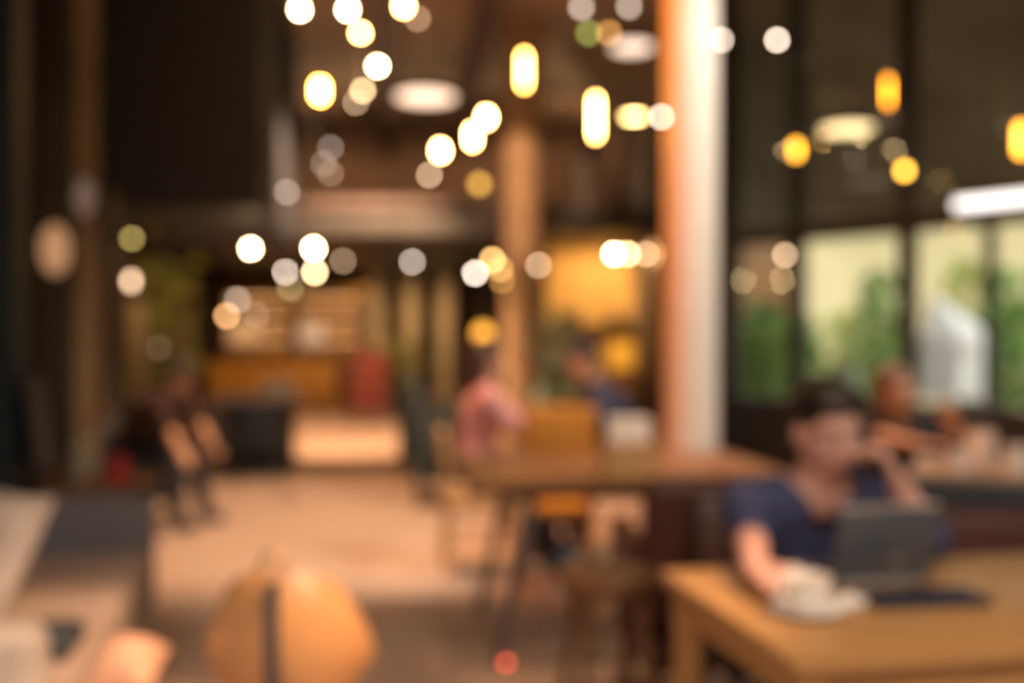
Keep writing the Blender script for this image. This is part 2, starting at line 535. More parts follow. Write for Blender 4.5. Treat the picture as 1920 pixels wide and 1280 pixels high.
# white sheet draped over a stand
p = P(1785, 640, 13.2)
o = thing('draped_stand', 'white sheet with faint pink marks draped over a stand outside', 'sheet', (p.x, p.y, -0.02), 0)
def sheet(u, v):
    a = u * 2 * PI * 0.998
    zz = 1.86 - 1.3 * v
    peak = max(0, 1 - v * 4)
    wx = 0.07 + 0.28 * min(1, v * 3.0) + 0.11 * v
    wob = 1 + 0.10 * math.sin(a * 7 + v * 2)
    pt = Vector((math.cos(a) * wx * wob - 0.22 * peak + 0.03 * v, math.sin(a) * wx * 0.6 * wob, zz))
    return pt, Vector((math.cos(a), math.sin(a), 0.2)).normalized()
part(o, 'cloth', MB().grid_shell(sheet, 48, 14, 0.01), M_sheet)
st = MB()
for k in range(3):
    a = k * 2 * PI / 3
    st.cyl((math.cos(a) * 0.3, math.sin(a) * 0.3, 0), (-0.13, 0, 1.80), 0.015)
part(o, 'stand', st, M_steel)
for k in range(5):
    part(o, 'printed_mark', MB().box((-0.13 + 0.075 * k, -0.262 - 0.012 * (k % 2), 1.25 - 0.06 * (k % 3)), (0.055, 0.03, 0.06), bevel=0.004), mat('faded_pink_print', (0.62, 0.40, 0.42), rough=0.9))

# pale green garden chair
def plain_chair(name, label, cat, loc, rz, m, mleg, seat_z=0.45, back_z=0.85, w=0.42, d=0.42, group=None, back_gap=0.12, leg=0.018, back_m=None):
    o = thing(name, label, cat, loc, rz, group)
    part(o, 'seat', MB().box((0, 0, seat_z - 0.02), (w, d, 0.045), bevel=0.02), m)
    part(o, 'backrest', MB().box((0, -d / 2 + 0.01, (seat_z + back_gap + back_z) / 2), (w, 0.03, back_z - seat_z - back_gap), Matrix.Rotation(R(6), 3, 'X'), bevel=0.014), back_m or m)
    for sx in (-1, 1):
        for sy in (-1, 1):
            part(o, 'leg', MB().cyl((sx * (w / 2 - 0.03), sy * (d / 2 - 0.03), seat_z - 0.03), (sx * (w / 2 - 0.005), sy * (d / 2 - 0.005), 0), leg, leg * 0.75, 12), mleg)
        part(o, 'back_post', MB().cyl((sx * (w / 2 - 0.03), -d / 2 + 0.03, seat_z - 0.03), (sx * (w / 2 - 0.03), -d / 2 - 0.015, back_z - 0.03), leg * 0.9, leg * 0.8, 12), mleg)
        part(o, 'stretcher', MB().cyl((sx * (w / 2 - 0.018), -d / 2 + 0.03, seat_z * 0.45), (sx * (w / 2 - 0.018), d / 2 - 0.03, seat_z * 0.45), leg * 0.6, seg=10), mleg)
    return o
p = P(1570, 640, 10.9)
o = thing('garden_chair', 'pale green round-backed garden chair outside, above the head of the person with the laptop', 'chair', (p.x, p.y, -0.02), 0)
part(o, 'seat', MB().lathe([(0.0, 0.44), (0.24, 0.44), (0.25, 0.46), (0.24, 0.48), (0, 0.48)]), M_palegreen)
def arc_back(u, v):
    a = PI * (1.0 + u)
    n = Vector((math.cos(a), math.sin(a), 0))
    return n * 0.25 + Vector((0, 0, 0.52 + v * (0.14 + 0.42 * math.sin(PI * u)))), n
part(o, 'backrest', MB().grid_shell(arc_back, 20, 5, 0.02), M_palegreen)
for k in range(4):
    a = PI / 4 + k * PI / 2
    part(o, 'leg', MB().cyl((math.cos(a) * 0.18, math.sin(a) * 0.18, 0.45), (math.cos(a) * 0.24, math.sin(a) * 0.24, 0), 0.014, seg=10), M_palegreen)

# ------------------------------------------------------------------ lamps
BULB_N = 0
def pendant(px, py, d, wpx, hpx, col, L, label, kind='bulb', top=None, name='pendant_bulb', group='hanging bulbs'):
    """a lamp hung from the ceiling on its cord; wpx x hpx: how large the glowing bulb itself is at this distance"""
    p = P(px, py, d)
    k = d / FPX
    w, h = wpx * k / 2, hpx * k / 2
    top = CEIL if top is None else top
    o = thing(name, label, 'lamp', (p.x, p.y, top), 0, group)
    z = p.z - top
    if kind == 'bulb':
        if h > w * 1.6:
            prof = [(0.001, -h), (w * 0.75, -h * 0.93), (w, -h * 0.75), (w, h * 0.8), (w * 0.6, h)]
        else:
            prof = [(w * math.sin(PI * i / 10) + 0.0005, -h * math.cos(PI * i / 10)) for i in range(10)] + [(w * 0.35, h * 1.05)]
        part(o, 'bulb', MB().lathe([(a, b + z) for a, b in prof], seg=20), emit(col, L))
        part(o, 'socket', MB().lathe([(max(w * 0.36, 0.012), z + h * 0.98), (max(w * 0.4, 0.016), z + h + 0.01), (max(w * 0.4, 0.016), z + h + 0.055), (0.006, z + h + 0.07)], seg=14), M_cord)
        part(o, 'cord', MB().cyl((0, 0, z + h + 0.06), (0, 0, 0), 0.003, seg=6), M_cord)
    else:                                            # flat disc lamp
        part(o, 'diffuser', MB().lathe([(0.001, z - h), (w * 0.97, z - h), (w * 0.97, z + h * 0.3)], seg=40), emit(col, L))
        part(o, 'housing', MB().lathe([(w * 0.975, z - h * 0.9), (w, z - h * 0.9), (w, z + h + 0.02), (w * 0.3, z + h + 0.05), (0.01, z + h + 0.06)], seg=40), M_steel)
        part(o, 'cord', MB().cyl((0, 0, z + h + 0.05), (0, 0, 0), 0.004, seg=6), M_cord)
    return o

WARM = (1.0, 0.46, 0.13)
HOT = (1.0, 0.66, 0.32)
AMB = (1.0, 0.36, 0.05)
PINK = (1.0, 0.78, 0.62)
TANC = (1.0, 0.66, 0.40)
# px, py, depth, w, h, colour, strength, label
LAMPS = [
    (562, 18, 8.0, 10, 10, HOT, 190, 'white glowing bulb at the top edge, leftmost of its row'),
    (652, 18, 8.5, 10, 10, HOT, 220, 'white glowing bulb at the top edge, second from left'),
    (676, 62, 9.0, 9, 9, WARM, 170, 'white bulb touching the underside of the second top-edge bulb'),
    (757, 12, 8.5, 11, 12, WARM, 190, 'white orange-rimmed bulb at the top edge above the pinkish disc lamp'),
    (783, 35, 12, 7, 7, TANC, 11, 'dim tan bulb peeping out beneath the orange-rimmed top-edge bulb'),
    (600, 170, 7.0, 14, 28, AMB, 170, 'tall oval white bulb with thick orange rim, beside the black bulkhead'),
    (708, 124, 9.5, 9, 9, HOT, 150, 'round white bulb above the pair of pale bulbs'),
    (680, 170, 10.5, 8, 8, HOT, 32, 'pale cream bulb overlapping a tan one'),
    (667, 192, 11.5, 7, 7, TANC, 14, 'tan bulb half hidden behind the pale cream one'),
    (912, 220, 7.5, 12, 18, WARM, 170, 'upper right bulb of the three white ones left of the tan column'),
    (886, 256, 8.0, 8, 28, WARM, 150, 'tall white bulb in the middle of the three left of the tan column'),
    (826, 282, 7.5, 12, 18, WARM, 170, 'lowest white oval bulb of the three left of the tan column'),
    (805, 328, 11.5, 7, 7, TANC, 22, 'pale tan bulb just under the lowest white oval bulb'),
    (899, 345, 9.0, 18, 18, (1.0, 0.52, 0.10), 4.0, 'soft golden globe below the three white oval bulbs'),
    (983, 132, 6.5, 9, 62, (1.0, 0.50, 0.10), 52, 'long glowing yellow tube bulb high above the tan column'),
    (1117, 220, 6.2, 9, 76, (1.0, 0.52, 0.13), 60, 'longest glowing yellow tube bulb left of the cream column'),
    (1240, 219, 9.0, 9, 9, PINK, 24, 'pale pink bulb touching the edge of the cream column'),
    (530, 318, 12.0, 7, 7, TANC, 19, 'tan bulb alone against the edge of the black bulkhead'),
    (620, 277, 12.5, 7, 7, PINK, 7, 'top one of three faint overlapping brownish bulbs'),
    (607, 307, 12.5, 7, 7, PINK, 6, 'middle one of three faint overlapping brownish bulbs'),
    (620, 325, 12.6, 7, 7, TANC, 7, 'lowest one of three faint overlapping brownish bulbs'),
    (538, 360, 11.0, 8, 8, PINK, 8, 'dim greyish bulb under the lone tan bulb'),
    (470, 466, 10.0, 9, 9, HOT, 160, 'round white bulb hanging alone below the black bulkhead'),
    (588, 466, 9.5, 10, 10, HOT, 180, 'bright white bulb on top of a cream one, under the mezzanine edge'),
    (590, 510, 11.0, 9, 9, HOT, 50, 'cream bulb right below the bright white one'),
    (535, 510, 12.0, 7, 7, PINK, 28, 'greyish pink bulb left of the cream one'),
    (643, 489, 12.5, 7, 7, TANC, 11, 'brown faint bulb right of the cream one'),
    (773, 491, 12.0, 7, 7, PINK, 20, 'greyish pink bulb alone in front of the khaki pillars'),
    (891, 512, 11.5, 8, 8, PINK, 40, 'pinkish white bulb at the lower left of the yellow cluster'),
    (923, 487, 11.0, 9, 9, (1.0, 0.60, 0.20), 28, 'top bright yellow bulb of the cluster by the tan column'),
    (938, 504, 11.6, 9, 9, (1.0, 0.55, 0.16), 14, 'middle golden bulb of the cluster by the tan column'),
    (941, 526, 12.0, 8, 8, (1.0, 0.5, 0.12), 9, 'lowest dim golden bulb of the cluster by the tan column'),
    (1010, 497, 11.0, 8, 8, TANC, 16, 'tan bulb right in front of the tan column'),
    (1151, 476, 10.5, 9, 9, HOT, 130, 'white bulb, brightest of three in a row left of the cream column'),
    (1176, 476, 11.2, 9, 9, HOT, 45, 'cream bulb, middle of three in a row left of the cream column'),
    (1212, 476, 11.8, 8, 8, TANC, 16, 'tan bulb, dimmest of three in a row left of the cream column'),
    (1352, 75, 7.5, 8, 8, PINK, 22, 'pale tan bulb next to the top of the cream column'),
    (1457, 75, 7.0, 8, 8, PINK, 32, 'whitish bulb high before the windows'),
    (1665, 172, 5.5, 7, 52, (1.0, 0.33, 0.02), 13, 'long amber tube bulb before the wide mullion'),
    (1493, 281, 6.0, 12, 26, (1.0, 0.42, 0.03), 11, 'oval amber bulb before the first mullion'),
    (1696, 320, 6.0, 14, 16, (1.0, 0.50, 0.06), 14, 'round amber-yellow bulb before the wide mullion'),
    (1914, 262, 5.2, 14, 56, (1.0, 0.40, 0.04), 12, 'amber tube bulb cut off by the picture edge'),
    (1472, 478, 7.0, 8, 8, TANC, 18, 'tan bulb hanging below the window transom'),
    (425, 592, 12.5, 9, 9, (1.0, 0.50, 0.20), 20, 'orange bulb hanging low over the back bar'),
    (246, 527, 9.0, 10, 18, TANC, 8, 'cream oval bulb close to the glazed screen'),
    (247, 447, 9.5, 10, 10, (1.0, 0.75, 0.22), 7, 'olive yellow bulb just above the cream oval one'),
    (545, 540, 12.6, 9, 9, (1.0, 0.72, 0.30), 6, 'dim yellow bulb peeping below the greyish pink one'),
    (906, 625, 12.0, 30, 30, (1.0, 0.42, 0.05), 3.2, 'large orange globe behind the person in pink'),
    (445, 562, 12.8, 9, 9, PINK, 8, 'faint pinkish bulb just above the orange one'),
    (297, 652, 9.6, 9, 9, TANC, 1.6, 'faint tan bulb low behind the seated person in dark clothes'),
    (480, 590, 12.7, 9, 9, TANC, 4, 'faint brown bulb between the orange bulb and the back bar'),
    (1090, 14, 9.5, 12, 12, PINK, 7, 'faint whitish bulb at the top edge beside the tube bulbs'),
    (1180, 12, 9.5, 12, 12, PINK, 7, 'pale bulb at the top edge above the pale pink disc lamp'),
    (1104, 62, 9.2, 12, 12, (0.75, 0.85, 0.2), 4, 'greenish yellow bulb at the top beside the pale pink disc lamp'),
    (1142, 62, 9.0, 12, 12, (1.0, 0.45, 0.12), 7, 'orange bulb touching the pale pink disc lamp'),
]
for px, py, d, w, h, c, L, lab in LAMPS:
    t = CEIL
    if px < 492 and d >= 9.0 and d < 12.85 and py > 400:
        t = 2.50
        if px < 300: t = CEIL if px < 235 else 2.50
    pendant(px, py, d, w, h, c, L, lab, top=t if d < 12.88 else CEIL)
pendant(798, 177, 8.5, 112, 10, (1.0, 0.66, 0.46), 2.5, 'pinkish flat disc lamp in the middle of the ceiling', 'disc', name='disc_lamp', group='disc lamps')
pendant(1588, 237, 7.0, 96, 10, (1.0, 0.74, 0.36), 2.5, 'cream yellow flat disc lamp in front of the windows', 'disc', name='disc_lamp', group='disc lamps')
pendant(1189, 213, 8.0, 36, 12, (1.0, 0.62, 0.22), 22, 'small bright yellow disc lamp touching the cream column', 'disc', name='disc_lamp', group='disc lamps')
pendant(1185, 82, 8.6, 76, 14, (1.0, 0.70, 0.52), 2.2, 'pale pink disc lamp at the top beside the cream column', 'disc', name='disc_lamp', group='disc lamps')
# linear lamp hung before the windows
a, b_ = P(1795, 384, 6.6), P(2100, 352, 5.6)
o = thing('linear_lamp', 'long white linear lamp hung before the windows at the picture edge', 'lamp', ((a.x + b_.x) / 2, (a.y + b_.y) / 2, CEIL))
part(o, 'tube', MB().cyl(a, b_, 0.035, seg=14), emit((1.0, 0.90, 0.82), 2.6), True)
part(o, 'housing', MB().box((a + b_) / 2 + Vector((0, 0, 0.06)), ((b_ - a).length, 0.07, 0.05), (b_ - a).to_track_quat('X', 'Z').to_matrix()), M_steel, True)
for t in (0.2, 0.8):
    c = a.lerp(b_, t)
    part(o, 'cord', MB().cyl(c + Vector((0, 0, 0.07)), Vector((c.x, c.y, CEIL)), 0.003, seg=6), M_cord, True)

# spots added under the ceiling to light the floor, tables, columns and people
def spot(x, y, tx, ty, power, ang, label, col=(1.0, 0.66, 0.40), tz=0.0):
    z = CEIL - 0.42
    o = thing('added_spotlight', label, 'spotlight', (x, y, CEIL), 0, 'added spotlights')
    dirv = (Vector((tx, ty, tz)) - Vector((x, y, z))).normalized()
    c = Vector((x, y, z))
    part(o, 'can', MB().cyl(c - dirv * 0.08, c + dirv * 0.1, 0.05, 0.06, 20, caps=False), M_steel, True)
    part(o, 'stem', MB().cyl(c - dirv * 0.02, (x, y, CEIL), 0.012, seg=8), M_steel, True)
    ld = bpy.data.lights.new('spot_light', 'SPOT')
    ld.energy = power; ld.color = col; ld.spot_size = R(ang); ld.spot_blend = 0.6; ld.shadow_soft_size = 0.04
    lo_ = bpy.data.objects.new('spot_light', ld)
    COL.objects.link(lo_)
    lo_.parent = o
    lo_.location = c + dirv * 0.06 - Vector((x, y, CEIL))
    lo_.rotation_euler = dirv.to_track_quat('-Z', 'Y').to_euler()
    return o
SPC = (1.0, 0.58, 0.32)
spot(-1.1, 6.4, -1.35, 7.2, 1250, 62, 'added black spotlight over the middle of the aisle', SPC)
spot(-1.6, 9.6, -2.15, 13.9, 4600, 58, 'added black spotlight over the far aisle', SPC)
spot(3.0, 1.0, -0.62, 2.35, 2100, 22, 'added black spotlight aimed at the round-backed chair', SPC, 0.6)
spot(0.75, 1.7, 0.85, 2.2, 150, 80, 'added black spotlight over the oak table', (1.0, 0.74, 0.5))
spot(-1.6, 5.0, 1.06, 5.9, 720, 60, 'added black spotlight aimed across the aisle at the cream column', (1.0, 0.24, 0.025), 1.9)
spot(2.5, 3.9, 1.06, 5.9, 760, 60, 'added black spotlight on the window side aimed at the cream column', (1.0, 0.92, 0.82), 1.3)
spot(0.35, 3.6, 0.52, 4.0, 330, 24, 'added black spotlight aimed at the napkin caddy', SPC, 0.85)
spot(-0.9, 4.4, -0.1, 5.6, 420, 26, 'added black spotlight aimed at the person in pink', (1.0, 0.70, 0.52), 1.0)
spot(-0.9, 9.2, 0.135, 12.4, 520, 26, 'added black spotlight aimed at the tan column', SPC, 3.0)
# lamps added behind the viewer to brighten the near things
for x, y, lab in ((-1.3, -1.3, 'over the sofa side behind the viewer'), (0.9, -1.3, 'over the middle of the room behind the viewer'), (3.4, -0.6, 'over the window side behind the viewer')):
    o = thing('disc_lamp', 'added broad warm disc lamp ' + lab, 'lamp', (x, y, CEIL), 0, 'disc lamps')
    part(o, 'diffuser', MB().lathe([(0.001, -1.6), (0.38, -1.6), (0.38, -1.57)], seg=40), emit((1.0, 0.84, 0.70), 60))
    part(o, 'housing', MB().lathe([(0.385, -1.595), (0.40, -1.595), (0.40, -1.54), (0.1, -1.50), (0.01, -1.49)], seg=40), M_steel)
    part(o, 'cord', MB().cyl((0, 0, -1.5), (0, 0, 0), 0.004, seg=6), M_cord)
for px, tx, lab in ((600, 560, 'nearest the black bulkhead'), (800, 780, 'in the middle of the row'), (1050, 1080, 'nearest the curtains')):  # more spots, added to light the upper wall and curtains
    p, q_ = P(px, 640, 15.0), P(tx, 640, 19.2)
    spot(p.x, 15.0, q_.x, 19.2, 170 if px > 1000 else 95, 85, 'added black spotlight aimed at the mezzanine wall, ' + lab, (1.0, 0.60, 0.34), 4.0)
for px, lab in ((590, 'nearest the black bulkhead'), (790, 'in the middle of the row'), (1090, 'nearest the curtains')):  # uplights added behind the ledge to brighten the ceiling
    p = P(px, 640, 15.2)
    o = thing('added_uplight', 'small brass uplight added on the mezzanine floor, ' + lab, 'uplight', (p.x, 15.2, 2.98), 0, 'added uplights')
    part(o, 'can', MB().lathe([(0.06, 0), (0.07, 0.0), (0.07, 0.07), (0.06, 0.07)], seg=20), M_brass)
    ld = bpy.data.lights.new('up_light', 'SPOT'); ld.energy = 62; ld.color = (1.0, 0.70, 0.44); ld.spot_size = R(150); ld.spot_blend = 0.8; ld.shadow_soft_size = 0.04
    lo_ = bpy.data.objects.new('up_light', ld); COL.objects.link(lo_); lo_.parent = o; lo_.location = (0, 0, 0.08); lo_.rotation_euler = (R(180 + 30), 0, 0)
# downlights added under the mezzanine to light pillars, bar and far aisle
for px, d, lab, en in ((715, 20.4, 'before the khaki pillar nearest the aisle', 420), (835, 20.4, 'before the khaki pillar nearest the orange globe', 420), (540, 16.6, 'before the bar counter', 420), (655, 15.6, 'over the far aisle', 330)):
    p = P(px, 640, d)
    o = thing('added_downlight', 'small brass downlight added under the mezzanine ' + lab, 'downlight', (p.x, d, 2.70), 0, 'added downlights')
    part(o, 'can', MB().lathe([(0.05, -0.10), (0.055, -0.10), (0.055, 0.0), (0.0, 0.0)], seg=20), M_brass)
    ld = bpy.data.lights.new('down_light', 'SPOT'); ld.energy = en; ld.color = (1.0, 0.70, 0.40); ld.spot_size = R(140); ld.spot_blend = 0.7; ld.shadow_soft_size = 0.03
    lo_ = bpy.data.objects.new('down_light', ld); COL.objects.link(lo_); lo_.parent = o; lo_.location = (0, 0, -0.09); lo_.rotation_euler = (R(30), 0, 0)

# paper sconces on the pier, extra lamps on the left
for px, py, w, h, L, lab in ((115, 470, 50, 92, 0.48, 'tan glowing paper wall lamp on the olive pier'), (166, 372, 34, 70, 0.16, 'faint pinkish wall lamp at the edge of the olive pier')):
    p = P(px, py, 5.90); k = 5.9 / FPX
    o = thing('wall_lamp', lab, 'lamp', (p.x, 5.92, p.z))
    part(o, 'shade', MB().ball((0, -w * k / 2 - 0.02, 0), (w * k / 2, w * k / 2, h * k / 2), u=24, v=14), emit((1.0, 0.50, 0.24) if px < 150 else (1.0, 0.62, 0.44), L))
    part(o, 'bracket', MB().box((0, -0.012, 0), (0.05, 0.024, 0.08)), M_brass)
for px, py, d, w, h, lab in ((455, 622, 18.2, 0.62, 0.42, 'orange drum-shaded lamp on the bar counter, further from the aisle'), (582, 628, 18.2, 0.46, 0.36, 'peach drum-shaded lamp on the bar counter, next to the aisle')):
    p = P(px, py, d)
    o = thing('table_lamp', lab, 'lamp', (p.x, 18.35, 1.045), 0, 'lamps on the bar counter')
    z = p.z - 1.045
    part(o, 'shade', MB().lathe([(w / 2, z - h / 2), (w / 2 * 0.88, z + h / 2), (w / 2 * 0.86, z + h / 2), (w / 2 * 0.98, z - h / 2)], seg=28), emit((1.0, 0.50, 0.20) if px < 500 else (1.0, 0.60, 0.34), 0.62))
    part(o, 'stand', MB().lathe([(0.10, 0), (0.10, 0.015), (0.02, 0.03), (0.02, max(0.05, z + h / 2 - 0.03))], seg=20), M_brass)
p = P(256, 640, 11.5)
o = thing('curtain_panel', 'tan hanging curtain on the wall behind the cream oval bulb', 'curtain', (p.x, 11.5, 0), R(-40))
def crt0(u, v):
    return Vector(((u - 0.5) * 0.34, 0.03 * math.sin(u * 20), 0.02 + v * 1.72)), Vector((0, -1, 0))
part(o, 'cloth', MB().grid_shell(crt0, 30, 3, 0.012), mat('tan_cloth', (0.55, 0.40, 0.20), rough=0.9))
part(o, 'rod', MB().cyl((-0.24, 0, 1.76), (0.24, 0, 1.76), 0.015), M_steel)
for s_ in (-0.22, 0.22):
    part(o, 'rod_post', MB().cyl((s_, 0, 0), (s_, 0, 1.78), 0.012, seg=8), M_steel)
o = thing('added_downlight', 'small brass downlight added under the black bulkhead', 'downlight', (-3.75, 10.4, 2.50), 0, 'added downlights')  # added to light the left wall
part(o, 'can', MB().lathe([(0.05, -0.10), (0.055, -0.10), (0.055, 0.0), (0.0, 0.0)], seg=20), M_brass)
ld = bpy.data.lights.new('down_light', 'SPOT'); ld.energy = 160; ld.color = (1.0, 0.70, 0.38); ld.spot_size = R(130); ld.spot_blend = 0.7; ld.shadow_soft_size = 0.03
lo_ = bpy.data.objects.new('down_light', ld); COL.objects.link(lo_); lo_.parent = o; lo_.location = (0, 0, -0.09); lo_.rotation_euler = (R(40), 0, R(25))
o = thing('potted_plant', 'olive green potted palm in the corner under the black bulkhead', 'plant', (P(312, 640, 12.3).x, 12.3, 0))
part(o, 'pot', MB().lathe([(0.16, 0), (0.22, 0.40), (0.20, 0.40), (0.18, 0.34), (0, 0.34)]), M_pot)
fm = MB(); rnd = random.Random(31)
for k in range(150):
    t = rnd.random(); a = rnd.uniform(0, 2 * PI); rr = math.sqrt(rnd.random()) * 0.42
    c = Vector((math.cos(a) * rr, math.sin(a) * rr, 0.8 + 1.5 * t)); L = rnd.uniform(0.08, 0.17)
    q_ = Quaternion((rnd.gauss(0, 1), rnd.gauss(0, 1), rnd.gauss(0, 1), rnd.gauss(0, 1))).normalized()
    fm.bm.faces.new([fm.bm.verts.new(c + q_ @ Vector(v)) for v in ((-L, 0, 0), (0, -L * 0.3, 0.01), (L, 0, 0), (0, L * 0.3, 0.01))])
part(o, 'foliage', fm, M_leaf2)
part(o, 'stem', MB().tube([(0, 0, 0.34), (0.02, 0, 1.0), (0, 0.03, 2.0)], [0.025, 0.018, 0.006], 8), MATS['plant_stem'])

# ------------------------------------------------------------------ people
def remeshed(mb, voxel, smooth=2, name='body'):
    me = mb.mesh(name, False)
    ob = bpy.data.objects.new('tmp', me)
    COL.objects.link(ob)
    rm = ob.modifiers.new('r', 'REMESH'); rm.mode = 'VOXEL'; rm.voxel_size = voxel; rm.use_smooth_shade = True
    sm = ob.modifiers.new('s', 'SMOOTH'); sm.factor = 0.5; sm.iterations = smooth
    dg = bpy.context.evaluated_depsgraph_get()
    out = bpy.data.meshes.new_from_object(ob.evaluated_get(dg))
    out.name = name
    bpy.data.objects.remove(ob)
    bpy.data.meshes.remove(me)
    for p in out.polygons:
        p.use_smooth = True
    return out


def cut(me, fn):
    bm = bmesh.new(); bm.from_mesh(me)
    bmesh.ops.delete(bm, geom=[v for v in bm.verts if fn(v.co)], context='VERTS')
    for _ in range(12):
        new = {}
        for v in bm.verts:
            nb_ = [e.other_vert(v) for e in v.link_edges if e.is_boundary]
            if len(nb_) == 2:
                new[v] = v.co * 0.4 + (nb_[0].co + nb_[1].co) * 0.3
        for v, co in new.items():
            v.co = co
    bm.to_mesh(me); bm.free()
    return me


def hand(mb, wrist, palm_dir, palm_n, side, curl, s=1.0, spread=0.12):
    """palm and five fingers. palm_dir: wrist to knuckles; palm_n: out of the palm; curl: radians per joint; side: +1 thumb along dir x n"""
    d = Vector(palm_dir).normalized()
    n = Vector(palm_n); n = (n - d * n.dot(d)).normalized()
    l = d.cross(n) * side                      # towards the thumb
    w = Vector(wrist)
    for k in (-1.0, -0.33, 0.33, 1.0):
        mb.cap(w + d * 0.012 * s + l * k * 0.018 * s, 0.017 * s, w + d * 0.082 * s + l * k * 0.030 * s, 0.0125 * s, 10)
    for k, ln in ((1.0, 0.072), (0.36, 0.082), (-0.30, 0.076), (-0.95, 0.060)):
        p = w + d * 0.085 * s + l * k * 0.031 * s
        dd = (d + l * k * spread).normalized()
        nn = n.copy()
        for j, (f, r0, r1) in enumerate(((0.45, 0.0095, 0.0088), (0.30, 0.0088, 0.0080), (0.25, 0.0080, 0.0070))):
            a = curl * (0.8 if j == 0 else 1.1)
            dd2 = (dd * math.cos(a) + nn * math.sin(a)).normalized()
            nn = (nn * math.cos(a) - dd * math.sin(a)).normalized()
            dd = dd2
            q = p + dd * ln * f * s
            mb.cap(p, r0 * s, q, r1 * s, 8)
            p = q
    p = w + d * 0.03 * s + l * 0.028 * s
    for dd, ln, r0, r1 in ((d * 0.62 + l * 0.75 + n * 0.25, 0.042, 0.0135, 0.0108), (d * 0.86 + l * 0.38 + n * 0.38, 0.032, 0.0108, 0.0098), (d * 0.95 + l * 0.1 + n * 0.42, 0.025, 0.0098, 0.008)):
        q = p + dd.normalized() * ln * s
        mb.cap(p, r0 * s, q, r1 * s, 8)
        p = q


